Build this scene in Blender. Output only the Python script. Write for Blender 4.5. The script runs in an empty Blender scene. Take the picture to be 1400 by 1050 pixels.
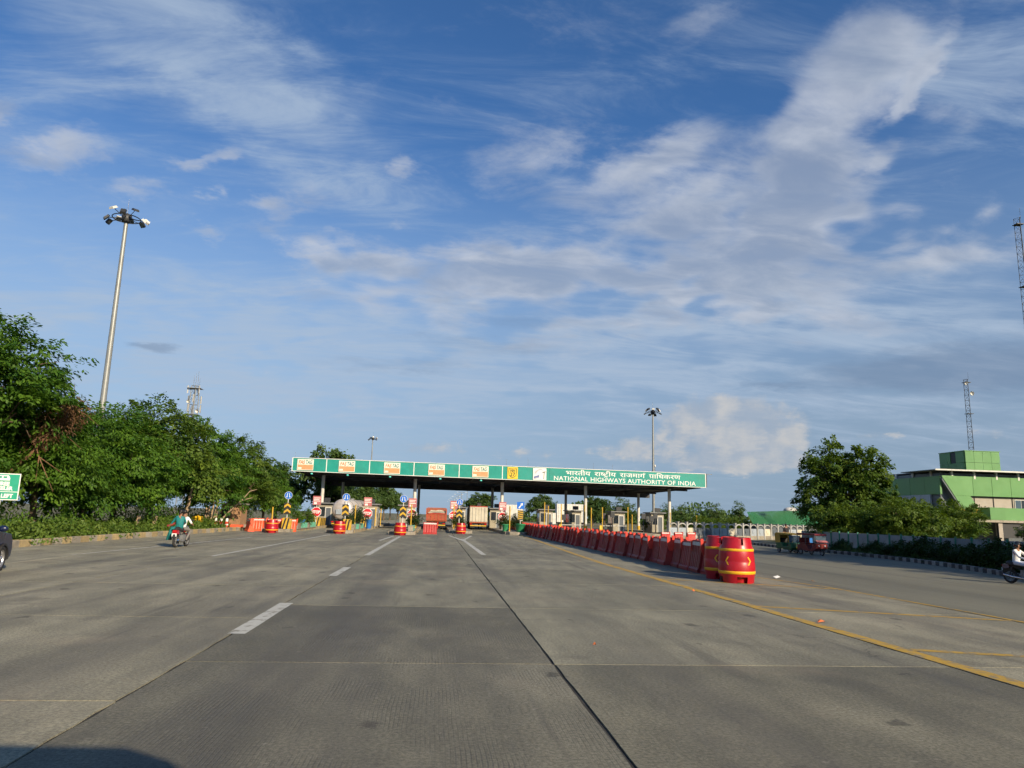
import bpy, math, random
import numpy as np
from math import sin, cos, pi, radians, sqrt, atan2

S = bpy.context.scene
COL = S.collection
rnd = random.Random(7)

# ------------------------------------------------------------------ camera
CAM_H = 1.85
YAW, PITCH, ROLL = radians(5.571), radians(10.345), 0.027
cam_d = bpy.data.cameras.new('camera')
cam_d.sensor_fit = 'HORIZONTAL'; cam_d.sensor_width = 36.0
cam_d.lens = 36.0 * 990.0 / 1400.0
cam_d.clip_start = 0.05; cam_d.clip_end = 8000.0
cam = bpy.data.objects.new('camera', cam_d); COL.objects.link(cam); S.camera = cam
from mathutils import Matrix, Vector
_f = Vector((sin(YAW)*cos(PITCH), cos(YAW)*cos(PITCH), sin(PITCH)))
_r = Vector((cos(YAW), -sin(YAW), 0)); _u = _r.cross(_f)
_R = _r*cos(ROLL) + _u*sin(ROLL); _U = _u*cos(ROLL) - _r*sin(ROLL)
cam.matrix_world = Matrix(((_R.x, _U.x, -_f.x, 0), (_R.y, _U.y, -_f.y, 0), (_R.z, _U.z, -_f.z, CAM_H), (0, 0, 0, 1)))

# ------------------------------------------------------------------ sun, sky, exposure
SUN_AZ, SUN_EL = radians(148), radians(25)
S.view_settings.view_transform = 'Standard'; S.view_settings.look = 'None'
S.view_settings.exposure = 0.5; S.view_settings.gamma = 1.0
S.view_settings.use_curve_mapping = False
S.cycles.max_bounces = 6; S.cycles.diffuse_bounces = 3; S.cycles.glossy_bounces = 3
S.cycles.transparent_max_bounces = 6; S.cycles.transmission_bounces = 4
S.cycles.use_denoising = True
S.cycles.use_adaptive_sampling = True; S.cycles.adaptive_threshold = 0.025; S.cycles.adaptive_min_samples = 12
S.cycles.sample_clamp_indirect = 6.0

sun_d = bpy.data.lights.new('sun', 'SUN'); sun_d.energy = 5.0; sun_d.angle = radians(0.6); sun_d.color = (1.0, 0.83, 0.60)
sun = bpy.data.objects.new('sun', sun_d); COL.objects.link(sun)
_sd = Vector((sin(SUN_AZ)*cos(SUN_EL), cos(SUN_AZ)*cos(SUN_EL), sin(SUN_EL)))
sun.rotation_euler = _sd.to_track_quat('Z', 'Y').to_euler()

world = bpy.data.worlds.new('World'); S.world = world; world.use_nodes = True
WT = world.node_tree; WT.nodes.clear()
class NG:
    """tiny helper to write node graphs as expressions"""
    def __init__(s, tree): s.t = tree
    def n(s, kind, **kw):
        nd = s.t.nodes.new(kind)
        for k, v in kw.items(): setattr(nd, k, v)
        return nd
    def put(s, sock, val):
        if val is None: return
        if hasattr(val, 'is_output'): s.t.links.new(val, sock)
        else: sock.default_value = val
    def m(s, op, a, b=None, c=None, clamp=False):
        nd = s.n('ShaderNodeMath', operation=op, use_clamp=clamp)
        for i, v in enumerate((a, b, c)): s.put(nd.inputs[i], v)
        return nd.outputs[0]
    def vm(s, op, a, b=None, scale=None):
        nd = s.n('ShaderNodeVectorMath', operation=op)
        s.put(nd.inputs[0], a)
        if b is not None: s.put(nd.inputs[1], b)
        if scale is not None: s.put(nd.inputs['Scale'], scale)
        return nd.outputs[1] if op in ('LENGTH', 'DOT_PRODUCT') else nd.outputs[0]
    def sep(s, v):
        nd = s.n('ShaderNodeSeparateXYZ'); s.put(nd.inputs[0], v); return nd.outputs
    def comb(s, x, y, z=0.0):
        nd = s.n('ShaderNodeCombineXYZ')
        for i, v in enumerate((x, y, z)): s.put(nd.inputs[i], v)
        return nd.outputs[0]
    def mapping(s, v, loc=(0, 0, 0), rot=(0, 0, 0), scale=(1, 1, 1), kind='POINT'):
        nd = s.n('ShaderNodeMapping', vector_type=kind); s.put(nd.inputs[0], v)
        nd.inputs[1].default_value = loc; nd.inputs[2].default_value = rot; nd.inputs[3].default_value = scale
        return nd.outputs[0]
    def noise(s, v, scale=5.0, detail=4.0, rough=0.5, dist=0.0, color=False):
        nd = s.n('ShaderNodeTexNoise'); s.put(nd.inputs['Vector'], v)
        nd.inputs['Scale'].default_value = scale; nd.inputs['Detail'].default_value = detail
        nd.inputs['Roughness'].default_value = rough; nd.inputs['Distortion'].default_value = dist
        return nd.outputs[1] if color else nd.outputs[0]
    def step(s, v, a, b, lo=0.0, hi=1.0):
        nd = s.n('ShaderNodeMapRange', interpolation_type='SMOOTHSTEP'); s.put(nd.inputs[0], v)
        for i, x in enumerate((a, b, lo, hi)): nd.inputs[i+1].default_value = x
        return nd.outputs[0]
    def lin(s, v, a, b, lo=0.0, hi=1.0):
        nd = s.n('ShaderNodeMapRange'); s.put(nd.inputs[0], v)
        for i, x in enumerate((a, b, lo, hi)): nd.inputs[i+1].default_value = x
        return nd.outputs[0]
    def mix(s, f, a, b, blend='MIX'):
        nd = s.n('ShaderNodeMix', data_type='RGBA', blend_type=blend)
        s.put(nd.inputs[0], f)
        for i, v in ((6, a), (7, b)):
            if isinstance(v, tuple) and len(v) == 3: v = v + (1.0,)
            s.put(nd.inputs[i], v)
        return nd.outputs[2]

def srgb(r, g, b):
    f = lambda c: ((c/255.0 + 0.055)/1.055)**2.4 if c > 10.3 else c/255.0/12.92
    return (f(r), f(g), f(b))

G = NG(WT)
tc = G.n('ShaderNodeTexCoord')
DIR = G.vm('NORMALIZE', tc.outputs['Generated'])
dx, dy, dz = G.sep(DIR)
sky = G.n('ShaderNodeTexSky', sky_type='NISHITA', sun_disc=False)
sky.sun_elevation = SUN_EL; sky.sun_rotation = SUN_AZ; sky.altitude = 100; sky.air_density = 1.0; sky.dust_density = 1.2; sky.ozone_density = 3.5
SKY_STRENGTH = 0.10
skyc = G.vm('MULTIPLY', sky.outputs[0], (SKY_STRENGTH*0.64, SKY_STRENGTH*1.02, SKY_STRENGTH*1.36))    # camera's cool white balance
AZ = G.m('MULTIPLY', G.m('ARCTAN2', dx, dy), 180/pi)
EL = G.m('MULTIPLY', G.m('ARCSINE', dz), 180/pi)
zz = G.m('ADD', G.m('MAXIMUM', dz, 0.0), 0.16)
PL = G.comb(G.m('DIVIDE', dx, zz), G.m('DIVIDE', dy, zz), 0.0)          # cloud-deck plane
warp = G.noise(PL, 1.8, 3, 0.6, color=True)
wv = G.vm('SUBTRACT', warp, (0.5, 0.5, 0.5))
AE = G.vm('ADD', G.comb(AZ, EL, 0.0), G.vm('SCALE', wv, scale=5.0))
fine = G.vm('SUBTRACT', G.noise(PL, 9.0, 4, 0.65, color=True), (0.5, 0.5, 0.5))
AE = G.vm('ADD', AE, G.vm('MULTIPLY', fine, (5.0, 3.0, 0)))
AE0 = G.vm('ADD', G.comb(AZ, EL, 0.0), G.vm('MULTIPLY', fine, (3.0, 1.4, 0)))
def blobs(lst, vec, gain=1.0):
    tot = None
    for (a, e, ra, re, rot, w) in lst:
        q = G.vm('LENGTH', G.mapping(vec, (a, e, 0), (0, 0, radians(rot)), (ra*1.62, re*1.66, 1), 'TEXTURE'))
        v = G.step(q, 1.0, 0.05, 0.0, w*gain)
        tot = v if tot is None else G.m('ADD', tot, v)
    return tot
CB = [(17.3, 21.37, 11.03, 4.69, 6.82, 0.4), (27.43, 22.17, 10.46, 6.32, 8.33, 0.38), (31.44, 28.1, 6.94, 5.05, 52.39, 0.33), (34.4, 33.49, 4.62, 4.18, 60.97, 0.27), (35.98, 28.62, 6.52, 0.91, 56.38, 0.36), (6.92, 27.76, 4.62, 2.68, 13.54, 0.34), (17.37, 28.02, 8.0, 1.64, 21.38, 0.34), (40.28, 23.01, 4.65, 3.73, -1.59, 0.3), (26.47, 30.82, 3.02, 2.42, 29.1, 0.22), (20.24, 35.84, 4.7, 1.26, 20.02, 0.26), (37.55, 19.24, 5.82, 2.9, -9.3, 0.24), (25.08, 17.09, 8.64, 2.15, -12.07, 0.3), (12.55, 19.29, 6.57, 2.52, -10.1, 0.26), (-11.02, 20.27, 3.83, 1.66, -24.43, 0.4), (-6.61, 18.82, 5.15, 2.02, -14.04, 0.34), (0.49, 19.05, 7.78, 2.54, -4.49, 0.36), (6.55, 18.42, 5.42, 2.27, -8.24, 0.34), (-1.74, 15.8, 9.98, 1.71, -4.32, 0.26), (9.03, 14.46, 10.07, 1.73, 5.5, 0.2), (-28.14, 23.32, 4.1, 1.35, 25.21, 0.38), (-19.14, 25.11, 2.75, 0.58, 18.9, 0.36), (-13.81, 23.29, 2.78, 0.93, 13.38, 0.38), (-19.04, 20.03, 1.64, 0.72, 9.93, 0.36), (-32.22, 24.82, 1.4, 0.95, 18.06, 0.3), (-18.65, 23.04, 0.78, 0.55, 10.69, 0.28), (-4.14, 26.28, 1.21, 0.42, 5.24, 0.24), (-4.56, 23.4, 1.08, 0.49, 5.12, 0.22), (-23.09, 22.13, 1.91, 0.5, 2.17, 0.2), (-9.42, 21.54, 1.71, 0.54, -2.77, 0.2), (33.5, 20.5, 9.0, 2.2, -8, 0.22), (38.5, 27.0, 5.0, 2.0, 20, 0.2)]
CA = [ (-17.46,31.42,11.94,3.65,-22.95,0.44), (-25.42,32.15,10.26,2.75,-1.82,0.36), (-30.23,27.08,6.28,2.53,27.3,0.3), (-19.57,12.7,22.39,5.78,-1.37,0.42), (2.01,11.1,24.31,4.62,2.15,0.34), (36.71,13.92,14.17,4.47,-6.17,0.36), (14.91,13.6,16.1,3.42,7.26,0.34), (40.18,28.96,8.14,7.58,27.9,0.34), (30.32,8.21,15.46,3.16,-1.97,0.22), (-11.9,27.01,8.71,2.15,-19.07,0.2) ]
CD = [ (36.93,10.9,11.31,1.69,2.22,0.42), (40.95,9.12,6.31,1.9,-4.46,0.3), (-2.69,11.63,6.94,0.92,3.16,0.34), (-21.35,11.16,1.99,0.47,3.91,0.4), (1.93,13.29,8.27,0.81,-1.58,0.28), (6.63,15.28,6.57,0.8,1.22,0.22), (24.84,10.28,3.16,0.38,-1.9,0.25) ]
CC = [ (22.61,6.64,5.32,2.87,-0.41,0.5), (25.22,6.18,2.84,2.44,-0.56,0.26), (19.65,7.6,2.75,1.91,-0.31,0.26), (22.66,8.41,2.68,1.22,-0.95,0.2), (15.0,5.39,2.71,1.02,0.67,0.38), (-1.2,5.05,4.56,0.74,2.14,0.34), (7.45,4.91,4.62,0.57,1.37,0.3), (32.12,6.27,2.8,0.41,-1.39,0.26), (38.91,6.21,1.71,0.48,-2.21,0.28), (22.55,4.44,6.87,0.77,0.26,0.34) ]
# high thin veil
sA = blobs(CA, AE)
nA = G.noise(G.mapping(PL, rot=(0, 0, radians(35)), scale=(1.0, 3.2, 1)), 2.0, 6, 0.68, 0.6)
aA = G.m('MULTIPLY', G.step(G.m('ADD', G.m('MULTIPLY', nA, 0.9), sA), 0.36, 0.98), G.step(nA, 0.22, 0.72, 0.22, 0.84))
# broken mid-level sheet
sB = blobs(CB, AE)
nB = G.noise(G.mapping(PL, rot=(0, 0, radians(-28)), scale=(1.0, 1.5, 1)), 3.6, 8, 0.66, 0.45)
nB2 = G.noise(G.mapping(PL, loc=(3.1, 1.7, 0), rot=(0, 0, radians(-28)), scale=(1.0, 1.7, 1)), 4.2, 5, 0.55, 0.6)
tB = G.m('ADD', G.m('MULTIPLY', G.m('SUBTRACT', nB, 0.5), 1.0), G.m('MULTIPLY', sB, 1.25))
aB = G.m('MULTIPLY', G.step(tB, 0.03, 0.58), G.step(nB2, 0.25, 0.75, 0.88, 0.62))
thick = G.step(G.m('ADD', G.m('MULTIPLY', tB, 0.35), nB2), 0.36, 0.95)
# low grey bars
sD = blobs(CD, AE0)
nD = G.noise(G.mapping(G.comb(AZ, EL, 0), scale=(0.06, 0.45, 1)), 1.0, 5, 0.6, 0.4)
aD = G.m('MULTIPLY', G.step(G.m('ADD', G.m('MULTIPLY', nD, 0.7), sD), 0.44, 0.82), 0.55)
# heaped clouds low in the distance
cn = G.noise(G.comb(AZ, EL, 0), 0.75, 5, 0.6)
cv = G.n('ShaderNodeTexVoronoi', feature='SMOOTH_F1'); G.put(cv.inputs['Vector'], G.vm('ADD', G.comb(AZ, EL, 0), G.vm('MULTIPLY', fine, (2.2, 2.2, 0)))); cv.inputs['Scale'].default_value = 0.75
puff = G.m('SUBTRACT', 0.75, cv.outputs['Distance'])
sC = blobs(CC, G.comb(AZ, EL, 0))
tC = G.m('ADD', G.m('ADD', G.m('MULTIPLY', cn, 0.45), G.m('MULTIPLY', puff, 0.30)), sC)
aC = G.m('MULTIPLY', G.step(tC, 0.50, 0.78), 0.80)
shadeC = G.step(G.m('ADD', puff, G.m('MULTIPLY', cn, 0.8)), 0.30, 1.15)
# compose
veil = srgb(172, 190, 212); white = srgb(196, 203, 216); grey = srgb(154, 166, 186)
barc = srgb(112, 134, 164); cum_lo = srgb(160, 174, 192); cum_hi = srgb(203, 201, 199); haze_l = srgb(166, 190, 215); haze_r = srgb(143, 163, 185)
hz = G.m('MULTIPLY', G.step(EL, 31.0, 4.0), 0.90)
haze = G.mix(G.step(AZ, -25.0, 35.0), haze_l, haze_r)
c = G.mix(hz, skyc, haze)
c = G.mix(aA, c, veil)
c = G.mix(aC, c, G.mix(shadeC, cum_lo, cum_hi))
c = G.mix(aB, c, G.mix(thick, white, grey))
c = G.mix(aD, c, barc)
bg = G.n('ShaderNodeBackground'); G.put(bg.inputs[0], c); bg.inputs[1].default_value = 2**-0.5      # the exposure of +0.5 brings the sky back to its photographed level
wo = G.n('ShaderNodeOutputWorld'); WT.links.new(bg.outputs[0], wo.inputs[0])
world.cycles.sampling_method = 'MANUAL'; world.cycles.sample_map_resolution = 512

# ------------------------------------------------------------------ mesh helpers
class MB:
    """collects faces; build() links them as ONE mesh object"""
    def __init__(s): s.v = []; s.f = []; s.mi = []; s.sm = []
    def add(s, vs, fs, m=0, smooth=False):
        o = len(s.v); s.v.extend([tuple(p) for p in vs])
        for f in fs: s.f.append(tuple(i + o for i in f)); s.mi.append(m); s.sm.append(smooth)
        return s
    def box(s, c, d, m=0, rz=0.0, taper=1.0):
        x, y, z = d[0]/2, d[1]/2, d[2]/2; ca, sa = cos(rz), sin(rz); vs = []
        for k, (i, j) in enumerate([(-1, -1), (1, -1), (1, 1), (-1, 1)]*2):
            t = 1.0 if k < 4 else taper
            px, py, pz = i*x*t, j*y*t, (-z if k < 4 else z)
            vs.append((c[0] + px*ca - py*sa, c[1] + px*sa + py*ca, c[2] + pz))
        return s.add(vs, [(3, 2, 1, 0), (4, 5, 6, 7), (0, 1, 5, 4), (1, 2, 6, 5), (2, 3, 7, 6), (3, 0, 4, 7)], m)
    def bb(s, x0, x1, y0, y1, z0, z1, m=0):
        return s.box(((x0+x1)/2, (y0+y1)/2, (z0+z1)/2), (x1-x0, y1-y0, z1-z0), m)
    def cyl(s, p0, p1, r0, r1=None, n=12, m=0, caps=True):
        if r1 is None: r1 = r0
        p0, p1 = Vector(p0), Vector(p1); d = (p1 - p0).normalized()
        a = Vector((0, 0, 1)) if abs(d.z) < 0.9 else Vector((1, 0, 0))
        u = d.cross(a).normalized(); w = d.cross(u); vs = []
        for p, r in ((p0, r0), (p1, r1)):
            for i in range(n):
                t = 2*pi*i/n; vs.append(p + u*(r*cos(t)) + w*(r*sin(t)))
        s.add(vs, [(i, i+n, (i+1) % n + n, (i+1) % n) for i in range(n)], m, True)
        if caps: s.add(vs[:n], [tuple(range(n))], m); s.add(vs[n:], [tuple(range(n))[::-1]], m)
        return s
    def tube(s, pts, rs, n=8, m=0):
        pts = [Vector(p) for p in pts]; vs = []; u = None
        for k, p in enumerate(pts):
            d = (pts[min(k+1, len(pts)-1)] - pts[max(k-1, 0)]).normalized()
            if u is None:
                a = Vector((0, 0, 1)) if abs(d.z) < 0.9 else Vector((1, 0, 0)); u = d.cross(a).normalized()
            u = (u - d*u.dot(d)).normalized(); w = d.cross(u); r = rs[k] if hasattr(rs, '__len__') else rs
            for i in range(n): t = 2*pi*i/n; vs.append(p + u*(r*cos(t)) + w*(r*sin(t)))
        fs = []
        for k in range(len(pts)-1):
            for i in range(n): j = (i+1) % n; fs.append((k*n+i, k*n+j, k*n+n+j, k*n+n+i))
        s.add(vs, fs, m, True)
        s.add(vs[:n], [tuple(range(n))[::-1]], m); return s.add(vs[-n:], [tuple(range(n))], m)
    def lathe(s, prof, n=24, m=0, c=(0, 0, 0), skip=None, smooth=True):
        vs = []
        for r, z in prof:
            for i in range(n): t = 2*pi*i/n; vs.append((c[0]+r*cos(t), c[1]+r*sin(t), c[2]+z))
        fs = []
        for k in range(len(prof)-1):
            for i in range(n):
                if skip and skip(k, i): continue
                j = (i+1) % n; fs.append((k*n+i, k*n+j, k*n+n+j, k*n+n+i))
        return s.add(vs, fs, m, smooth)
    def prism(s, poly, a, b, axis='y', m=0):
        """polygon (p,q) extruded from a to b along axis: x->(y,z)  y->(x,z)  z->(x,y)"""
        def P(p, q, t): return {'x': (t, p, q), 'y': (p, t, q), 'z': (p, q, t)}[axis]
        n = len(poly); vs = [P(p, q, a) for p, q in poly] + [P(p, q, b) for p, q in poly]
        fs = [(i, (i+1) % n, (i+1) % n + n, i + n) for i in range(n)]
        fs += [tuple(range(n))[::-1], tuple(range(n, 2*n))]
        return s.add(vs, fs, m)
    def ell(s, c, r, m=0, nu=12, nv=8):
        vs = [(c[0], c[1], c[2]-r[2])]
        for k in range(1, nv):
            t = -pi/2 + pi*k/nv
            for i in range(nu): a = 2*pi*i/nu; vs.append((c[0]+r[0]*cos(t)*cos(a), c[1]+r[1]*cos(t)*sin(a), c[2]+r[2]*sin(t)))
        vs.append((c[0], c[1], c[2]+r[2])); e = len(vs)-1; fs = []
        for i in range(nu):
            j = (i+1) % nu; fs.append((0, 1+j, 1+i)); fs.append((e, e-nu+i, e-nu+j))
            for k in range(nv-2): b = 1+k*nu; fs.append((b+i, b+j, b+nu+j, b+nu+i))
        return s.add(vs, fs, m, True)
    def quad(s, a, b, c, d, m=0): return s.add([a, b, c, d], [(0, 1, 2, 3)], m)
    def xf(s, M):
        s.v = [tuple(M @ Vector(p)) for p in s.v]; return s
    def mesh(s, name, mats):
        me = bpy.data.meshes.new(name); me.from_pydata(s.v, [], s.f)
        for k in (mats if isinstance(mats, (list, tuple)) else [mats]): me.materials.append(MAT[k])
        me.polygons.foreach_set('material_index', s.mi); me.polygons.foreach_set('use_smooth', s.sm)
        me.update(); return me
    def build(s, name, mats, parent=None, loc=None, rz=0.0, label=None):
        o = bpy.data.objects.new(name, s.mesh(name, mats)); COL.objects.link(o)
        if parent is not None: o.parent = parent
        if loc: o.location = loc
        if rz: o.rotation_euler = (0, 0, rz)
        if label: o['label'] = label
        return o

def tag(o, label, cat, group=None):
    o['label'] = label; o['category'] = cat
    if group: o['group'] = group
    return o
def thing(name, label, cat, loc=(0, 0, 0), rz=0.0, group=None):
    o = bpy.data.objects.new(name, None); COL.objects.link(o); o.empty_display_size = 0.2
    o.location = loc; o.rotation_euler = (0, 0, rz)
    return tag(o, label, cat, group)
def struct(o, kind='structure'): o['kind'] = kind; return o
KIDS = {}
def dup(root, loc, rz, label, group=None, scale=None):
    def cp(o, par):
        c = o.copy(); COL.objects.link(c)
        if par is not None: c.parent = par
        for ch in list(o.children): cp(ch, c)
        return c
    r = cp(root, None); r.location = loc; r.rotation_euler = (0, 0, rz); r['label'] = label
    if group: r['group'] = group
    if scale: r.scale = (scale,)*3 if not hasattr(scale, '__len__') else scale
    return r

def text_mb(body, size=1.0, bold=0.0, m=0, spacing=1.0, mb=None, org=(0, 0)):
    """lettering as flat geometry in x-z plane (facing -y); returns (MB, width)"""
    cu = bpy.data.curves.new('tmp', 'FONT'); cu.body = body; cu.size = size; cu.offset = bold; cu.space_character = spacing
    cu.resolution_u = 3
    ob = bpy.data.objects.new('tmp', cu); COL.objects.link(ob)
    bpy.context.view_layer.update()
    me = bpy.data.meshes.new_from_object(ob.evaluated_get(bpy.context.evaluated_depsgraph_get()))
    mb = mb or MB()
    vs = [(v.co.x + org[0], 0.0, v.co.y + org[1]) for v in me.vertices]
    fs = [tuple(p.vertices) for p in me.polygons]
    mb.add(vs, fs, m)
    w = (max(v[0] for v in vs) - org[0]) if vs else 0
    bpy.data.objects.remove(ob); bpy.data.meshes.remove(me); bpy.data.curves.remove(cu)
    return mb, w

# ------------------------------------------------------------------ materials
MAT = {}
def mat(name, rgb, rough=0.6, var=0.12, scale=6.0, metal=0.0, bump=0.0, dirt=0.0, dirt_rgb=(0.09, 0.075, 0.055), spec=0.4, coat=0.0, objvar=0.0, bscale=None, dr=(0.42, 0.75)):
    m = bpy.data.materials.new(name); m.use_nodes = True; t = m.node_tree
    g = NG(t); b = t.nodes['Principled BSDF']
    tcd = g.n('ShaderNodeTexCoord'); oi = g.n('ShaderNodeObjectInfo')
    v = g.vm('ADD', tcd.outputs['Object'], g.vm('SCALE', oi.outputs['Location'], scale=0.37))
    nz = g.noise(v, scale, 5, 0.6)
    k = g.lin(nz, 0.25, 0.75, 1.0-var, 1.0+var)
    if objvar: k = g.m('MULTIPLY', k, g.lin(oi.outputs['Random'], 0, 1, 1-objvar, 1+objvar))
    c = g.vm('SCALE', tuple(rgb), scale=k)
    if dirt:
        d = g.m('MULTIPLY', g.step(g.noise(v, scale*0.45, 6, 0.65), dr[0], dr[1]), dirt)
        c = g.mix(d, c, dirt_rgb)
    g.put(b.inputs['Base Color'], c)
    g.put(b.inputs['Roughness'], g.lin(nz, 0.2, 0.8, max(0.02, rough-0.08), min(1, rough+0.08)))
    b.inputs['Metallic'].default_value = metal; b.inputs['Specular IOR Level'].default_value = spec
    b.inputs['Coat Weight'].default_value = coat
    if bump:
        bn = g.n('ShaderNodeBump'); bn.inputs['Strength'].default_value = bump; bn.inputs['Distance'].default_value = 0.02
        g.put(bn.inputs['Height'], g.noise(v, bscale or scale*4, 4, 0.6)); g.put(b.inputs['Normal'], bn.outputs[0])
    MAT[name] = m; return m
def glass_mat(name, rgb, rough=0.06):
    m = mat(name, rgb, rough, 0.05, 2.0, spec=0.9); return m
def leaf_mat(name, dark, light, transl=0.30):
    m = bpy.data.materials.new(name); m.use_nodes = True; t = m.node_tree; g = NG(t); b = t.nodes['Principled BSDF']
    at = g.n('ShaderNodeAttribute'); at.attribute_name = 'tint'
    c = g.mix(at.outputs['Fac'], dark, light)
    g.put(b.inputs['Base Color'], c); b.inputs['Roughness'].default_value = 0.55; b.inputs['Specular IOR Level'].default_value = 0.25
    tr = g.n('ShaderNodeBsdfTranslucent'); g.put(tr.inputs[0], g.mix(1.0, c, (1.2, 1.25, 0.45), 'MULTIPLY'))
    mx = g.n('ShaderNodeMixShader'); mx.inputs[0].default_value = transl
    t.links.new(b.outputs[0], mx.inputs[1]); t.links.new(tr.outputs[0], mx.inputs[2])
    t.links.new(mx.outputs[0], t.nodes['Material Output'].inputs[0])
    MAT[name] = m; return m

mat('galv', (0.25, 0.26, 0.25), 0.45, 0.1, 3, metal=0.35, dirt=0.25)
mat('dark_metal', (0.03, 0.032, 0.035), 0.5, 0.2, 6)
mat('steel_grey', (0.16, 0.165, 0.17), 0.5, 0.15, 4, dirt=0.3)
mat('white_paint', (0.58, 0.57, 0.52), 0.5, 0.07, 4, dirt=0.28)
mat('booth_paint', (0.30, 0.27, 0.20), 0.6, 0.15, 2, dirt=0.5)
mat('cream_paint', (0.55, 0.50, 0.38), 0.6, 0.1, 3, dirt=0.35)
mat('column_paint', (0.58, 0.57, 0.52), 0.5, 0.08, 2, dirt=0.35)
mat('sign_teal', (0.008, 0.25, 0.20), 0.5, 0.14, 0.9, dirt=0.4, dirt_rgb=(0.05, 0.21, 0.17))
mat('sign_white', (0.70, 0.70, 0.66), 0.45, 0.05, 3, dirt=0.12)
mat('sign_red', (0.50, 0.02, 0.03), 0.45, 0.08, 5)
mat('sign_pink', (0.40, 0.13, 0.13), 0.5, 0.12, 5)
mat('sign_blue', (0.012, 0.13, 0.52), 0.4, 0.06, 4)
mat('sign_yellow', (0.72, 0.50, 0.03), 0.45, 0.08, 5, dirt=0.15)
mat('sign_green', (0.01, 0.28, 0.17), 0.4, 0.06, 3)
mat('ad_orange', (0.64, 0.27, 0.12), 0.5, 0.1, 3, dirt=0.15, dirt_rgb=(0.6, 0.5, 0.4))
mat('ad_cream', (0.74, 0.70, 0.58), 0.5, 0.06, 3, dirt=0.2)
mat('ad_red', (0.62, 0.20, 0.09), 0.5, 0.1, 3)
mat('ad_teal', (0.05, 0.20, 0.18), 0.5, 0.1, 3)
mat('logo_blue', (0.05, 0.08, 0.28), 0.5, 0.1, 3)
mat('logo_grey', (0.42, 0.42, 0.44), 0.5, 0.1, 3)
mat('ink', (0.03, 0.03, 0.03), 0.5, 0.1, 3)
mat('drum_red', (0.36, 0.005, 0.014), 0.36, 0.12, 3, dirt=0.22, dirt_rgb=(0.16, 0.03, 0.02), spec=0.5)
mat('drum_yellow', (0.72, 0.37, 0.01), 0.5, 0.12, 7, dirt=0.2)
mat('barrier_red', (0.32, 0.024, 0.022), 0.5, 0.15, 3, dirt=0.38, dirt_rgb=(0.20, 0.07, 0.05), objvar=0.32)
mat('barrier_tongue', (0.58, 0.05, 0.03), 0.4, 0.1, 5, objvar=0.15)
mat('barrier_orange', (0.66, 0.085, 0.03), 0.42, 0.15, 3, dirt=0.3, dirt_rgb=(0.3, 0.11, 0.06), objvar=0.1)
mat('reflective', (0.55, 0.55, 0.52), 0.45, 0.12, 9, dirt=0.5, dirt_rgb=(0.25, 0.17, 0.14))
mat('kerb_concrete', (0.27, 0.24, 0.19), 0.85, 0.2, 5, bump=0.4, dirt=0.5, objvar=0.18)
mat('kerb_yellow', (0.36, 0.27, 0.13), 0.75, 0.2, 7, bump=0.3, dirt=0.75, dirt_rgb=(0.17, 0.14, 0.10), objvar=0.2)
mat('kerb_black', (0.045, 0.043, 0.04), 0.8, 0.2, 7, bump=0.3, dirt=0.5, objvar=0.2)
mat('kerb_white', (0.22, 0.22, 0.20), 0.75, 0.2, 7, bump=0.3, dirt=0.6, objvar=0.2)
mat('hazard_yellow', (0.52, 0.32, 0.025), 0.55, 0.12, 5, dirt=0.3)
mat('hazard_black', (0.02, 0.02, 0.02), 0.55, 0.12, 5, dirt=0.2)
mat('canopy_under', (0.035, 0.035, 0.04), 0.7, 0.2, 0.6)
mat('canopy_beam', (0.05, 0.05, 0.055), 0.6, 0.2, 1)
mat('green_panel', (0.105, 0.245, 0.080), 0.38, 0.05, 0.8, dirt=0.12, dirt_rgb=(0.06, 0.14, 0.04), objvar=0.06)
mat('green_roof', (0.02, 0.125, 0.045), 0.55, 0.12, 0.8, dirt=0.25)
mat('clad_grey', (0.30, 0.34, 0.38), 0.35, 0.06, 0.6, objvar=0.06, dirt=0.12)
mat('clad_dark', (0.10, 0.115, 0.13), 0.4, 0.08, 0.6)
mat('beige_wall', (0.34, 0.30, 0.25), 0.8, 0.08, 1.5, dirt=0.25)
mat('wall_old', (0.30, 0.17, 0.09), 0.9, 0.2, 2, bump=0.4, dirt=0.4)
mat('sheet_metal', (0.27, 0.29, 0.30), 0.5, 0.1, 1.5, metal=0.2, dirt=0.3, objvar=0.12)
mat('green_post', (0.03, 0.19, 0.12), 0.5, 0.1, 4, dirt=0.2)
mat('rail_yellow', (0.65, 0.45, 0.05), 0.5, 0.1, 4)
glass_mat('glass_dark', (0.02, 0.026, 0.032))
glass_mat('glass_blue', (0.06, 0.09, 0.12))
mat('tyre', (0.022, 0.022, 0.022), 0.85, 0.2, 12, dirt=0.3)
mat('alloy', (0.42, 0.42, 0.43), 0.3, 0.1, 8, metal=0.8)
mat('black_plastic', (0.018, 0.018, 0.019), 0.55, 0.15, 8, dirt=0.2)
mat('car_blue', (0.006, 0.012, 0.045), 0.30, 0.06, 3, coat=0.3)
mat('lamp_red', (0.45, 0.01, 0.01), 0.2, 0.1, 6)
mat('lamp_clear', (0.7, 0.7, 0.7), 0.15, 0.05, 6)
mat('lamp_orange', (0.7, 0.2, 0.01), 0.2, 0.05, 6)
mat('lamp_teal', (0.10, 0.55, 0.50), 0.3, 0.1, 6)
mat('truck_orange', (0.34, 0.07, 0.022), 0.5, 0.18, 2, dirt=0.4)
mat('truck_beige', (0.50, 0.46, 0.36), 0.55, 0.12, 2, dirt=0.4)
mat('truck_red', (0.42, 0.05, 0.03), 0.5, 0.1, 2, dirt=0.3)
mat('tank_silver', (0.58, 0.53, 0.50), 0.35, 0.12, 1.2, metal=0.35, dirt=0.3)
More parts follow.
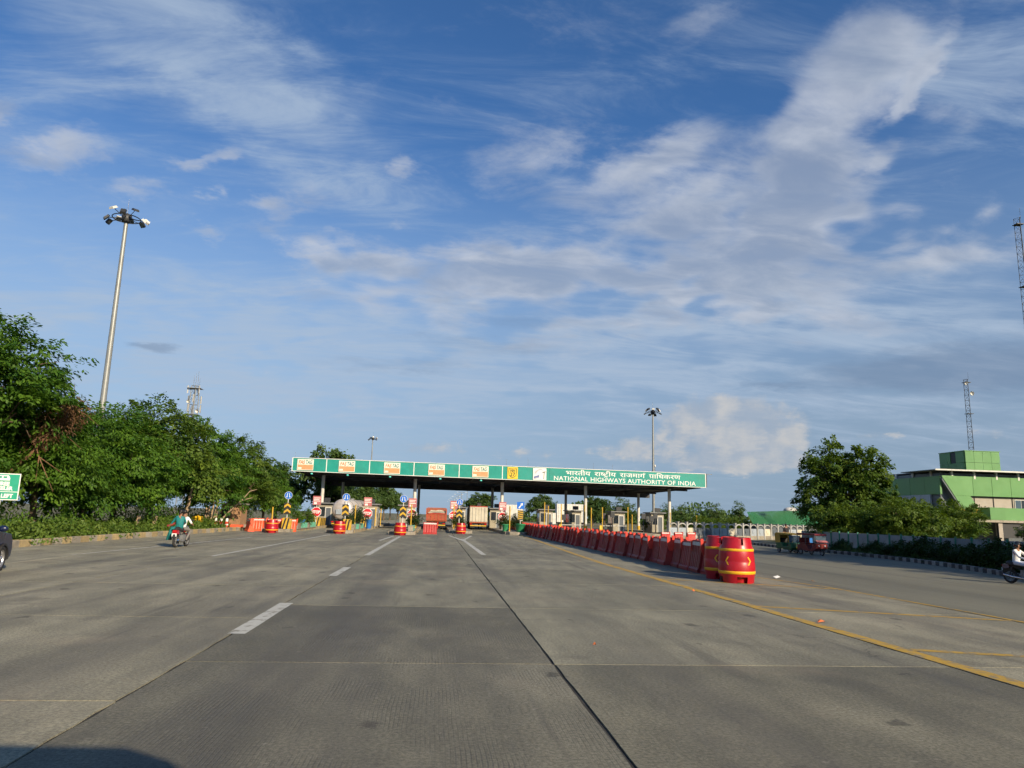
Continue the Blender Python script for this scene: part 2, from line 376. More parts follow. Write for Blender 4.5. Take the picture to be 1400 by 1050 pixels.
mat('auto_green', (0.010, 0.10, 0.03), 0.4, 0.1, 4, dirt=0.2)
mat('auto_yellow', (0.44, 0.27, 0.02), 0.45, 0.1, 4, dirt=0.2)
mat('erick_red', (0.13, 0.010, 0.010), 0.4, 0.1, 4, dirt=0.25)
mat('bike_red', (0.35, 0.01, 0.015), 0.25, 0.1, 4, coat=0.5)
mat('bike_maroon', (0.06, 0.01, 0.015), 0.25, 0.1, 4, coat=0.5)
mat('chrome', (0.6, 0.6, 0.6), 0.15, 0.05, 6, metal=1.0)
mat('skin', (0.24, 0.12, 0.07), 0.55, 0.08, 9)
mat('hair', (0.012, 0.01, 0.009), 0.45, 0.2, 20)
mat('shirt_white', (0.68, 0.68, 0.66), 0.8, 0.08, 8, dirt=0.1)
mat('sari_teal', (0.008, 0.15, 0.15), 0.7, 0.2, 14)
mat('trouser_grey', (0.16, 0.15, 0.14), 0.8, 0.12, 9)
mat('trouser_light', (0.42, 0.47, 0.58), 0.8, 0.1, 9)
mat('cloth_dark', (0.02, 0.018, 0.02), 0.85, 0.15, 9)
mat('shawl_red', (0.30, 0.04, 0.03), 0.8, 0.15, 9)
mat('helmet_black', (0.012, 0.012, 0.013), 0.2, 0.1, 9, coat=0.6)
mat('shoe', (0.03, 0.025, 0.02), 0.6, 0.15, 9)
mat('bark', (0.12, 0.085, 0.055), 0.9, 0.3, 6, bump=0.6)
mat('bark_pale', (0.30, 0.22, 0.14), 0.9, 0.25, 6, bump=0.6)
mat('twig', (0.16, 0.085, 0.045), 0.9, 0.25, 8)
mat('plastic_blue', (0.03, 0.16, 0.45), 0.4, 0.1, 4, dirt=0.2)
mat('planter_green', (0.03, 0.24, 0.10), 0.5, 0.15, 4, dirt=0.3)
mat('wall_mint', (0.14, 0.46, 0.30), 0.7, 0.12, 3, dirt=0.35)
mat('brick_clay', (0.34, 0.15, 0.08), 0.9, 0.15, 6, objvar=0.2)
mat('paper', (0.75, 0.74, 0.70), 0.8, 0.05, 6)
mat('litter_orange', (0.6, 0.16, 0.05), 0.7, 0.1, 6)
mat('line_white', (0.42, 0.42, 0.38), 0.7, 0.14, 9, dirt=0.85, dirt_rgb=(0.17, 0.16, 0.12), dr=(0.52, 0.60))
mat('line_yellow', (0.40, 0.25, 0.03), 0.7, 0.16, 9, dirt=0.85, dirt_rgb=(0.17, 0.16, 0.12), dr=(0.50, 0.60))
mat('joint_sealant', (0.30, 0.27, 0.20), 0.9, 0.3, 8, dirt=0.5)
mat('dull_paint', (0.36, 0.36, 0.34), 0.7, 0.15, 2, dirt=0.5)
mat('banner_yellow', (0.70, 0.40, 0.01), 0.5, 0.08, 3)
leaf_mat('leaf_a', (0.020, 0.074, 0.010), (0.12, 0.22, 0.018), 0.36)
leaf_mat('leaf_b', (0.030, 0.078, 0.012), (0.14, 0.20, 0.024), 0.34)
leaf_mat('leaf_lime', (0.05, 0.12, 0.012), (0.15, 0.24, 0.03), 0.35)
leaf_mat('leaf_far', (0.034, 0.080, 0.022), (0.11, 0.165, 0.04), 0.32)
leaf_mat('leaf_dry', (0.075, 0.042, 0.022), (0.17, 0.095, 0.045), 0.2)
leaf_mat('grass_leaf', (0.035, 0.085, 0.010), (0.14, 0.20, 0.03), 0.3)
leaf_mat('hedge_leaf', (0.014, 0.040, 0.010), (0.06, 0.095, 0.018), 0.25)

def ground_mats():
    def base(name):
        m = bpy.data.materials.new(name); m.use_nodes = True; MAT[name] = m
        g = NG(m.node_tree); b = m.node_tree.nodes['Principled BSDF']
        geo = g.n('ShaderNodeNewGeometry'); return g, b, geo.outputs['Position'], g.n('ShaderNodeObjectInfo')
    # concrete slabs; groove = tined surface, warm = sun-bleached smoother slabs
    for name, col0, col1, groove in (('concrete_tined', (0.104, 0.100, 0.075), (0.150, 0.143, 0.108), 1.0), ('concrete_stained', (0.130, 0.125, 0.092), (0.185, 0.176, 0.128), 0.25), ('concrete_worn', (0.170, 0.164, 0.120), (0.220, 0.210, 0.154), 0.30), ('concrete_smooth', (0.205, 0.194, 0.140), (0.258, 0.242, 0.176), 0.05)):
        g, b, P, oi = base(name)
        big = g.noise(P, 0.16, 5, 0.6); mid = g.noise(g.mapping(P, scale=(1, 0.35, 1)), 1.1, 6, 0.65); fine = g.noise(P, 26, 5, 0.75)
        c = g.mix(g.step(big, 0.3, 0.7), col0, col1)
        c = g.vm('SCALE', c, scale=g.lin(oi.outputs['Random'], 0, 1, 0.86, 1.10))
        c = g.vm('SCALE', c, scale=g.lin(mid, 0.36, 0.66, 0.74, 1.2))
        c = g.vm('SCALE', c, scale=g.lin(fine, 0.38, 0.62, 0.66, 1.34))
        # darker worn wheel bands along the lanes, oil drips and tyre scuffs
        lane = g.noise(g.mapping(P, scale=(0.55, 0.03, 1)), 1.0, 4, 0.6)
        c = g.mix(g.m('MULTIPLY', g.step(lane, 0.46, 0.66), 0.50), c, (0.075, 0.072, 0.066))
        vo = g.n('ShaderNodeTexVoronoi', voronoi_dimensions='2D'); vo.inputs['Scale'].default_value = 0.62
        g.put(vo.inputs['Vector'], g.vm('ADD', g.mapping(P, scale=(1.0, 0.75, 1)), g.vm('SCALE', g.vm('SUBTRACT', g.noise(P, 7, 3, 0.6, color=True), (0.5, 0.5, 0.5)), scale=0.34)))
        cr = g.sep(vo.outputs['Color'])[0]
        spot = g.m('MULTIPLY', g.step(g.m('DIVIDE', vo.outputs['Distance'], g.lin(cr, 0.4, 1.0, 0.35, 1.3)), 0.075, 0.042), g.step(cr, 0.45, 0.55))
        c = g.mix(g.m('MULTIPLY', spot, 0.6), c, (0.030, 0.028, 0.024))
        ve = g.n('ShaderNodeTexVoronoi', feature='DISTANCE_TO_EDGE', voronoi_dimensions='2D'); ve.inputs['Scale'].default_value = 0.13
        g.put(ve.inputs['Vector'], g.vm('ADD', P, g.vm('SCALE', g.vm('SUBTRACT', g.noise(P, 0.8, 6, 0.7, color=True), (0.5, 0.5, 0.5)), scale=2.6)))
        crk = g.m('MULTIPLY', g.step(ve.outputs['Distance'], 0.0032, 0.0012), g.step(g.noise(P, 0.21, 2, 0.5), 0.50, 0.60))
        c = g.mix(g.m('MULTIPLY', crk, 0.8), c, (0.028, 0.026, 0.022))
        scf = g.noise(g.mapping(P, rot=(0, 0, 0.22), scale=(1.8, 0.10, 1)), 1.3, 3, 0.55)
        c = g.mix(g.m('MULTIPLY', g.step(scf, 0.62, 0.72), 0.36), c, (0.06, 0.058, 0.054))
        px_ = g.sep(P)[0]; tr = None
        for xc in (-6.75, -4.9, -1.65, 0.25, 3.35, 5.25):      # rubber-darkened wheel paths
            q = g.m('POWER', 2.718, g.m('MULTIPLY', g.m('POWER', g.m('ABSOLUTE', g.m('DIVIDE', g.m('SUBTRACT', px_, xc), 0.42)), 2.0), -1.0))
            tr = q if tr is None else g.m('ADD', tr, q)
        tr = g.m('MULTIPLY', tr, g.step(g.noise(g.mapping(P, scale=(1.2, 0.12, 1)), 0.9, 5, 0.65), 0.34, 0.66))
        c = g.mix(g.m('MULTIPLY', tr, 0.34), c, (0.055, 0.053, 0.046))
        dust = g.noise(P, 0.33, 4, 0.6)
        c = g.mix(g.m('MULTIPLY', g.step(dust, 0.56, 0.78), 0.32), c, (0.30, 0.245, 0.17))
        blot = g.noise(P, 0.55, 6, 0.7)
        c = g.mix(g.m('MULTIPLY', g.step(blot, 0.54, 0.70), 0.42), c, (0.070, 0.066, 0.056))
        pal = g.noise(P, 6.5, 3, 0.6)
        c = g.mix(g.m('MULTIPLY', g.step(pal, 0.64, 0.80), 0.35), c, (0.33, 0.31, 0.26))
        # longitudinal tining, slightly wavy and worn off in patches
        wob = g.vm('SCALE', g.vm('SUBTRACT', g.noise(P, 0.9, 3, 0.6, color=True), (0.5, 0.5, 0.5)), scale=0.055)
        wv_ = g.n('ShaderNodeTexWave', wave_type='BANDS', bands_direction='X', wave_profile='SIN')
        g.put(wv_.inputs['Vector'], g.vm('ADD', P, wob)); wv_.inputs['Scale'].default_value = 7.8; wv_.inputs['Distortion'].default_value = 0.0
        worn = g.step(g.noise(g.mapping(P, scale=(1, 0.6, 1)), 0.8, 5, 0.65), 0.42, 0.66)
        gv = g.m('MULTIPLY', g.m('MULTIPLY', g.step(wv_.outputs['Fac'], 0.62, 0.95), worn), groove)
        c = g.mix(g.m('MULTIPLY', gv, 0.45), c, (0.055, 0.053, 0.05))
        g.put(b.inputs['Base Color'], c)
        g.put(b.inputs['Roughness'], g.lin(mid, 0.3, 0.7, 0.72, 0.92)); b.inputs['Specular IOR Level'].default_value = 0.35
        bn = g.n('ShaderNodeBump'); bn.inputs['Strength'].default_value = 0.5; bn.inputs['Distance'].default_value = 0.012
        g.put(bn.inputs['Height'], g.m('SUBTRACT', g.m('ADD', g.m('MULTIPLY', fine, 0.5), g.m('MULTIPLY', mid, 0.5)), g.m('MULTIPLY', gv, 0.35)))
        g.put(b.inputs['Normal'], bn.outputs[0])
    g, b, P, oi = base('asphalt')
    big = g.noise(g.mapping(P, scale=(0.5, 0.05, 1)), 1.0, 5, 0.6); fine = g.noise(P, 45, 4, 0.7)
    c = g.mix(g.step(big, 0.3, 0.7), (0.110, 0.108, 0.082), (0.165, 0.160, 0.118))
    c = g.vm('SCALE', c, scale=g.lin(fine, 0.25, 0.75, 0.8, 1.2))
    seam = g.noise(g.mapping(P, rot=(0, 0, 0.03), scale=(2.0, 0.02, 1)), 1.0, 2, 0.5)
    c = g.mix(g.m('MULTIPLY', g.step(seam, 0.62, 0.68), 0.45), c, (0.05, 0.05, 0.048))
    g.put(b.inputs['Base Color'], c); b.inputs['Roughness'].default_value = 0.8; b.inputs['Specular IOR Level'].default_value = 0.35
    bn = g.n('ShaderNodeBump'); bn.inputs['Strength'].default_value = 0.4; bn.inputs['Distance'].default_value = 0.01
    g.put(bn.inputs['Height'], fine); g.put(b.inputs['Normal'], bn.outputs[0])
    g, b, P, oi = base('soil')
    n1 = g.noise(P, 0.25, 6, 0.65); n2 = g.noise(P, 9, 5, 0.7)
    c = g.mix(g.step(n1, 0.35, 0.65), (0.055, 0.085, 0.025), (0.17, 0.13, 0.075))
    c = g.vm('SCALE', c, scale=g.lin(n2, 0.25, 0.75, 0.7, 1.3)); g.put(b.inputs['Base Color'], c); b.inputs['Roughness'].default_value = 0.95
    g, b, P, oi = base('joint_dirt')
    n2 = g.noise(P, 3, 5, 0.7)
    g.put(b.inputs['Base Color'], g.mix(g.step(n2, 0.5, 0.75), (0.016, 0.015, 0.013), (0.05, 0.045, 0.035))); b.inputs['Roughness'].default_value = 0.95
ground_mats()

# ------------------------------------------------------------------ the ground, roads, kerbs
def sheet(name, pts, z, m):
    mb = MB(); mb.add([(x, y, z) for x, y in pts], [tuple(range(len(pts)))]); return struct(mb.build(name, m))
sheet('ground', [(-3000, -600), (3000, -600), (3000, 5000), (-3000, 5000)], -0.075, 'soil')
# right-hand carriageway (asphalt) and the bed under the slabs
sheet('road', [(11.9, -25), (17.6, -25), (19.3, 10), (20.6, 18), (22.35, 26.5), (23.3, 28.8), (24.6, 33.2), (25.5, 37.2), (26.1, 41.5), (26.3, 52), (27.2, 62), (35, 72), (35, 130), (25, 190), (19, 420), (13, 420), (11.9, 130)], -0.006, 'asphalt')
bed = sheet('concrete_road', [(-17.6, -25), (11.9, -25), (11.9, 420), (-9.5, 420), (-12, 190), (-17.3, 140)], -0.013, 'joint_dirt')
far_road = sheet('far_road', [(-17.2, 136.2), (11.8, 136.2), (11.8, 420), (-9.4, 420), (-12, 190)], -0.006, 'concrete_smooth')
cols = [(-17.55, -13.1, 'concrete_smooth'), (-13.1, -8.66, 'concrete_smooth'), (-8.66, -2.98, 'concrete_smooth'), (-2.98, 1.58, 'concrete_tined'), (1.58, 7.02, 'concrete_worn'), (7.02, 11.88, 'concrete_smooth')]
for x0, x1, mk in cols:
    y = -24.42; k = 0
    jit = 0.0 if x0 > -3 else 1.9
    y0 = y - jit
    while y0 < 136:
        L = 5.68; gp = 0.012
        mb = MB(); a, b_, c_, d_ = x0 + (0.010 if x0 > -17 else 0), x1 - 0.010, y0 + gp, min(y0 + L - gp, 136.1)
        j = [rnd.uniform(-0.005, 0.005) for _ in range(8)]
        # slab with slightly chipped, wavering edges
        n = 14; ring = []
        for i in range(n): ring.append((a + (b_-a)*i/n, c_ + rnd.uniform(0, 0.012)))
        for i in range(n): ring.append((b_ - rnd.uniform(0, 0.022), c_ + (d_-c_)*i/n))
        for i in range(n): ring.append((b_ - (b_-a)*i/n, d_ - rnd.uniform(0, 0.012)))
        for i in range(n): ring.append((a + rnd.uniform(0, 0.018), d_ - (d_-c_)*i/n))
        mb.prism(ring, -0.024, 0.0, 'z')
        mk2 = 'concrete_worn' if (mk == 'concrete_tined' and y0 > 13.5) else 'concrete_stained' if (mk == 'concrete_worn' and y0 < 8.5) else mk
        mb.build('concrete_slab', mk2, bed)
        if x0 > -3 and 2 < y0 < 60:
            MB().bb(a + .02, b_ - .02, y0 - .010, y0 + .010, -.02, -.004).build('joint_filler', 'joint_sealant', bed)
        y0 += L; k += 1

# painted markings (thin sheets above the slabs)
def stripe(pts, w, m, z=0.004, name='painted_line'):
    mb = MB()
    for (x0, y0), (x1, y1) in zip(pts[:-1], pts[1:]):
        d = Vector((x1-x0, y1-y0)); L = d.length; d /= L; nrm = Vector((-d.y, d.x))*w/2; n = max(1, int(L/1.2))
        wl = [rnd.uniform(0.93, 1.0) for _ in range(n+1)]
        for i in range(n):
            p = Vector((x0, y0)) + d*L*i/n; q = Vector((x0, y0)) + d*L*(i+1)/n
            mb.quad((p.x-nrm.x*wl[i], p.y-nrm.y*wl[i], z), (p.x+nrm.x*wl[i], p.y+nrm.y*wl[i], z), (q.x+nrm.x*wl[i+1], q.y+nrm.y*wl[i+1], z), (q.x-nrm.x*wl[i+1], q.y-nrm.y*wl[i+1], z))
    o = mb.build(name, m); struct(o); return o
stripe([(-2.92, 11.75), (-2.94, 15.6)], 0.27, 'line_white')
stripe([(-2.94, 22.2), (-2.93, 25.7)], 0.26, 'line_white')
stripe([(-2.96, 33.0), (-2.88, 60.5)], 0.26, 'line_white')
stripe([(-3.75, 50.5), (-3.45, 60.3)], 0.22, 'line_white', 0.0045)
stripe([(2.32, 35.5), (2.05, 57.6)], 0.26, 'line_white')
stripe([(2.10, 53.0), (1.2, 66.0)], 0.22, 'line_white', 0.0045)
stripe([(2.10, 55.5), (3.2, 67.0)], 0.22, 'line_white', 0.005)
stripe([(-13.45, 29.3), (-12.25, 51.0)], 0.16, 'line_white')
stripe([(-8.68, 30.2), (-8.5, 61.0)], 0.18, 'line_white')
stripe([(-8.55, 3), (-8.6, 9)], 0.18, 'line_white')
stripe([(7.18, -20), (7.16, 17.0), (7.02, 31.0), (7.3, 40.0), (8.1, 60.0), (8.6, 84.0)], 0.27, 'line_yellow', 0.0052)
stripe([(12.0, -20), (12.0, 16.0), (11.8, 21.6), (11.1, 24.7), (10.6, 27.5)], 0.13, 'line_yellow', 0.0048)
stripe([(7.32, 10.95), (11.9, 9.5)], 0.20, 'line_yellow', 0.0040)
stripe([(7.25, 16.3), (11.9, 14.45)], 0.20, 'line_yellow', 0.0040)
stripe([(7.10, 23.4), (11.75, 20.9)], 0.18, 'line_yellow', 0.0040)
stripe([(7.32, 4.6), (11.9, 3.4)], 0.20, 'line_yellow', 0.0040)

def kerb(path, mats, h, w, L, side=1, name='kerb', every=1):
    """kerb of single stones laid along a path; stones are children of the kerb bed"""
    bedm = MB(); P = [Vector((x, y)) for x, y in path]; seg = []; tot = 0
    for a, b in zip(P[:-1], P[1:]): seg.append((tot, a, b)); tot += (b-a).length
    def at(t):
        for s0, a, b in seg:
            l = (b-a).length
            if t <= s0 + l or (a, b) == (seg[-1][1], seg[-1][2]): d = (b-a)/l; return a + d*(t-s0), d
    o = None
    for s0, a, b in seg:
        d = (b-a).normalized(); nn = Vector((d.y, -d.x))*side
        bedm.add([(a.x, a.y, -0.01), (b.x, b.y, -0.01), (b.x+nn.x*w, b.y+nn.y*w, -0.01), (a.x+nn.x*w, a.y+nn.y*w, -0.01),
                  (a.x, a.y, h*0.9), (b.x, b.y, h*0.9), (b.x+nn.x*w, b.y+nn.y*w, h*0.9), (a.x+nn.x*w, a.y+nn.y*w, h*0.9)],
                 [(4, 5, 6, 7), (0, 1, 5, 4), (2, 3, 7, 6), (1, 2, 6, 5), (3, 0, 4, 7)])
    o = struct(bedm.build(name, 'kerb_concrete'))
    sm = []
    for mk in mats:
        mb = MB(); b = 0.03
        prof = [(-0.02, -0.005), (-0.02, h-b), (-0.005, h), (w-0.03, h), (w+0.02, h-b), (w+0.02, -0.005)]
        mb.prism(prof, -L/2+0.012, L/2-0.012, 'y'); sm.append(mb.mesh('kerb_stone', mk))
    t = L/2; k = 0
    while t < tot:
        p, d = at(t); st = bpy.data.objects.new('kerb_stone', sm[k % len(sm)]); COL.objects.link(st); st.parent = o
        nn = Vector((d.y, -d.x))*side
        ang = atan2(-d.x, d.y)
        st.location = (p.x, p.y, rnd.uniform(-0.012, 0.004))
        st.rotation_euler = (rnd.uniform(-.01, .01), 0, ang + rnd.uniform(-.012, .012))
        if side < 0: st.scale = (-1, 1, 1)
        t += L; k += 1
    return o
kerb([(-17.75, 20), (-17.62, 33), (-17.6, 45), (-17.35, 55), (-16.9, 67)], ['kerb_concrete', 'kerb_yellow', 'kerb_concrete', 'kerb_yellow'], 0.30, 0.32, 0.9, side=-1)
kerb([(19.8, 14), (20.5, 18), (22.25, 26.5), (23.2, 28.8), (24.5, 33.2), (25.4, 37.2), (26.0, 41.5), (26.2, 52), (27.1, 62)], ['kerb_black', 'kerb_white'], 0.20, 0.26, 0.42, side=1)
# verges
sheet('verge', [(-18.0, -20), (-17.95, 33), (-17.9, 45), (-17.65, 55), (-17.2, 67.4), (-18.6, 140), (-60, 140), (-60, -20)], 0.16, 'soil')
sheet('footpath', [(18.0, -25), (20.05, 14), (20.75, 18), (22.5, 26.5), (23.45, 28.8), (24.75, 33.2), (25.65, 37.2), (26.25, 41.5), (26.45, 52), (27.35, 62), (36, 74), (60, 74), (60, -25)], 0.10, 'soil')

# ------------------------------------------------------------------ vegetation
def leaves_mesh(name, pos, dirs, nrm, length, width, tint, m):
    """one small folded leaf (two triangles on each side of the midrib joined to a kite) per row"""
    N = len(pos); rs = np.random.RandomState(5)
    dirs = dirs/np.linalg.norm(dirs, axis=1, keepdims=True)
    side = np.cross(dirs, nrm); side /= (np.linalg.norm(side, axis=1, keepdims=True) + 1e-9)
    up = np.cross(side, dirs)
    L = length*(0.7 + 0.6*rs.rand(N, 1)); W = width*(0.7 + 0.6*rs.rand(N, 1))
    base = pos - dirs*L*0.5; tip = pos + dirs*L*0.5 - up*L*0.10
    mid = pos + up*L*0.04
    l = mid + side*W*0.5 - up*W*0.12; r = mid - side*W*0.5 - up*W*0.12
    V = np.stack([base, r, tip, l], axis=1).reshape(-1, 3)
    me = bpy.data.meshes.new(name); me.vertices.add(4*N); me.vertices.foreach_set('co', V.astype(np.float32).ravel())
    me.loops.add(4*N); me.loops.foreach_set('vertex_index', np.arange(4*N, dtype=np.int32))
    me.polygons.add(N); me.polygons.foreach_set('loop_start', np.arange(0, 4*N, 4, dtype=np.int32)); me.polygons.foreach_set('loop_total', np.full(N, 4, dtype=np.int32))
    at = me.attributes.new('tint', 'FLOAT', 'FACE'); at.data.foreach_set('value', np.clip(tint, 0, 1).astype(np.float32))
    me.materials.append(MAT[m]); me.update(calc_edges=True); return me

def crown_leaves(seed, lobes, clumps, per, m, L=0.30, W=0.13, spray=(0.55, 0.2), droop=0.35, inner=0.25, low=-0.35, tint_mid=0.45, upness=0.7):
    """lobes: (x,y,z,rx,ry,rz). leafy sprays sit on the outside of each lobe, some inside"""
    rs = np.random.RandomState(seed); P = []; D = []; Nn = []; T = []
    vol = np.array([(l[3]*l[4]*l[5])**0.67 for l in lobes]); cnt = np.maximum(3, (clumps*vol/vol.sum()).astype(int))
    for lb, nc in zip(lobes, cnt):
        c0 = np.array(lb[:3]); rr = np.array(lb[3:6])
        v = rs.randn(nc*3, 3); v /= np.linalg.norm(v, axis=1, keepdims=True); v = v[v[:, 2] > low][:nc]
        rad = np.where(rs.rand(len(v)) < inner, 0.45 + 0.4*rs.rand(len(v)), 0.86 + 0.22*rs.rand(len(v)))
        cc = c0 + v*rr*rad[:, None]
        lt = rs.rand()*0.25 - 0.12
        for c, o in zip(cc, v):
            n = int(per*(0.6 + 0.8*rs.rand())); sz = spray[0]*(0.6 + 0.8*rs.rand())
            out = o*np.array([1, 1, 0.5]) + rs.randn(3)*0.25; out[2] -= droop*0.5; out /= np.linalg.norm(out)
            up = np.array([0, 0, 1.0])*upness + o*0.45 + rs.randn(3)*0.18; up -= out*up.dot(out); up /= np.linalg.norm(up)
            sd = np.cross(out, up)
            a = (rs.rand(n)*1.5 - 0.5)*sz; b = rs.randn(n)*0.42*sz*(1.1 - 0.5*np.abs(a/sz)); h = rs.randn(n)*spray[1]*sz
            p = c + out*a[:, None] + sd*b[:, None] + up*(h - droop*(a/sz)**2*sz*0.35*np.sign(np.maximum(a, 0)))[:, None]
            d = out*0.8 + sd*(np.sign(b)*0.7 + rs.randn(n)*0.35)[:, None] + rs.randn(n, 3)*0.3; d[:, 2] -= droop
            nn = up + rs.randn(n, 3)*0.38
            P.append(p); D.append(d); Nn.append(nn); T.append(np.full(n, tint_mid + lt + rs.randn()*0.16) + rs.randn(n)*0.09)
    return leaves_mesh('crown', np.concatenate(P), np.concatenate(D), np.concatenate(Nn), L, W, np.concatenate(T), m)

def trunk_mesh(seed, h, r, lobes, mk='bark', lean=(0, 0)):
    rs = random.Random(seed); mb = MB(); n = 6
    pts = [(lean[0]*t*h + rs.uniform(-.08, .08)*(t > 0), lean[1]*t*h + rs.uniform(-.08, .08)*(t > 0), h*t - 0.15*(t == 0)) for t in [i/(n-1) for i in range(n)]]
    mb.tube(pts, [r*(1.25 if i == 0 else 1.0)*(1 - 0.45*i/(n-1)) for i in range(n)], 9)
    for lb in lobes:
        st = Vector(pts[rs.choice([3, 4, 5])]); en = Vector(lb[:3]); md = (st + en)/2 + Vector((rs.uniform(-.3, .3), rs.uniform(-.3, .3), rs.uniform(0, .5)))
        mb.tube([st, md, en], [r*0.5, r*0.32, r*0.12], 6)
        for k in range(3):
            a = Vector((rs.gauss(0, 1), rs.gauss(0, 1), rs.gauss(0.2, .8))).normalized()
            e2 = en + Vector((a.x*lb[3], a.y*lb[4], a.z*lb[5]))*0.75
            mb.tube([md.lerp(en, 0.6), (en + e2)/2 + Vector((0, 0, .1)), e2], [r*0.16, r*0.09, r*0.03], 5)
    return mb.mesh('trunk', mk)

def tree_type(seed, h, R, th, nl, clumps, per, m, mk='bark', flat=0.7, r=0.22, **kw):
    rs = random.Random(seed); lobes = [(0, 0, h - R*flat*0.9, R*0.6, R*0.6, R*flat*0.85)]
    for k in range(nl):
        a = 2*pi*k/nl + rs.uniform(-.4, .4); d = R*rs.uniform(0.42, 0.66); lr = R*rs.uniform(0.38, 0.56)
        z = th + (h - th)*rs.uniform(0.22, 0.72)
        lobes.append((d*cos(a), d*sin(a), z, lr, lr, lr*flat))
    cm = crown_leaves(seed, lobes, clumps, per, m, **kw); tm = trunk_mesh(seed, th + (h-th)*0.45, r, lobes, mk)
    return cm, tm
def plant_tree(tt, name, label, loc, rz=0.0, sc=1.0, group=None, cat='tree'):
    t = thing(name, label, cat, loc, rz, group); t.scale = (sc,)*3 if not hasattr(sc, '__len__') else sc
    for me, nm in ((tt[0], 'crown'), (tt[1], 'trunk')):
        o = bpy.data.objects.new(nm, me); COL.objects.link(o); o.parent = t
    return t

TT = {}
TT['feather1'] = tree_type(11, 7.6, 4.1, 1.0, 9, 560, 62, 'leaf_a', flat=0.66, L=0.27, W=0.10, spray=(0.85, 0.10), droop=0.5, low=-0.75, inner=0.2, upness=1.0)
TT['feather2'] = tree_type(23, 8.6, 4.4, 1.0, 10, 600, 62, 'leaf_a', flat=0.70, L=0.27, W=0.10, spray=(0.85, 0.10), droop=0.5, low=-0.75, inner=0.2, upness=1.0)
TT['feather3'] = tree_type(37, 9.2, 4.3, 1.4, 9, 560, 60, 'leaf_b', flat=0.8, L=0.25, W=0.12, spray=(0.7, 0.16), droop=0.35, low=-0.6, inner=0.2)
TT['tall'] = tree_type(41, 12.2, 5.6, 2.2, 12, 760, 62, 'leaf_a', flat=0.72, r=0.3, L=0.27, W=0.12, spray=(0.8, 0.14), droop=0.4, low=-0.5, inner=0.22, upness=0.9)
TT['broad'] = tree_type(53, 9.8, 4.6, 1.6, 12, 640, 52, 'leaf_b', flat=0.95, L=0.30, W=0.17, spray=(0.6, 0.25), droop=0.3, low=-0.7, inner=0.3)
TT['bushy'] = tree_type(67, 5.0, 3.4, 0.5, 9, 420, 50, 'leaf_b', flat=0.7, r=0.12, L=0.24, W=0.12, spray=(0.55, 0.25), droop=0.25, low=-0.8, inner=0.25)
TT['far1'] = tree_type(71, 9.0, 4.6, 1.8, 8, 240, 34, 'leaf_far', flat=0.62, L=0.5, W=0.28, spray=(0.9, 0.2), droop=0.3, low=-0.4)
TT['far2'] = tree_type(83, 8.0, 3.6, 1.2, 7, 220, 34, 'leaf_far', flat=0.9, L=0.45, W=0.26, spray=(0.8, 0.25), droop=0.3, low=-0.6)
TT['slim'] = tree_type(97, 8.2, 2.0, 2.0, 7, 90, 26, 'leaf_far', flat=1.5, r=0.12, L=0.42, W=0.16, spray=(0.8, 0.2), droop=0.5, low=-0.6)

# big old tree at the left edge, then the thick row behind the verge
plant_tree(TT['tall'], 'roadside_tree', 'tallest leafy tree at the far left edge behind the green sign', (-25.2, 40.5, 0.1), 0.4, 1.0)
row = [('feather1', (-23.4, 36.0), 2.0, 0.72, 'low drooping tree under the tallest tree at the far left'),
       ('feather2', (-23.2, 45.0), 0.7, 0.92, 'feathery green tree just right of the foot of the tall left lamp mast'),
       ('feather1', (-22.9, 50.5), 3.3, 1.06, 'feathery green tree behind the motorcycle, second along the verge from the mast'),
       ('feather2', (-23.5, 56.5), 5.1, 1.02, 'dense feathery tree below the antenna tower, third along the verge from the mast'),
       ('feather3', (-23.2, 62.5), 1.1, 1.17, 'yellow-green rounded tree right of the antenna tower top'),
       ('feather1', (-22.4, 69.0), 4.0, 1.25, 'tree hanging over the brick hut at the end of the left verge'),
       ('feather3', (-21.0, 78.0), 2.6, 1.02, 'dark tree behind the orange barriers left of the toll gate'),
       ('feather2', (-20.3, 89.0), 0.2, 0.84, 'tree half hidden behind the left end of the toll canopy'),
       ('tall', (-31.5, 52.0), 2.2, 0.80, 'tree in the second row behind the left verge, below the antenna tower'),
       ('tall', (-31.5, 66.0), 4.4, 0.84, 'tree in the second row, showing over the yellow-green rounded tree')]
for k, (tt, (x, y), rz, sc, lb) in enumerate(row):
    plant_tree(TT[tt], 'roadside_tree', lb, (x, y, 0.1), rz, sc, 'trees along the left verge')
plant_tree(TT['far1'], 'background_tree', 'flat-topped tree rising over the left end of the canopy roof', (-18.4, 122, 0), 0.3, (1.0, 1.0, 1.40))
fl = [(-22, 104, 'far2', 1.0), (-17.5, 128, 'far1', 0.85), (-19.5, 140, 'far2', 1.0), (-16.5, 150, 'far1', 0.9), (-15.5, 166, 'far2', 1.0), (-15.0, 182, 'far1', 1.0), (-14.0, 198, 'far2', 1.05), (-27, 125, 'far1', 1.0), (-13.5, 216, 'far1', 0.95), (-12.5, 240, 'far2', 1.0)]
for k, (x, y, tt, sc) in enumerate(fl):
    plant_tree(TT[tt], 'background_tree', 'dark green tree in the belt behind the left toll lanes', (x, y, 0), k*1.3, sc, 'tree belt behind the left toll lanes')
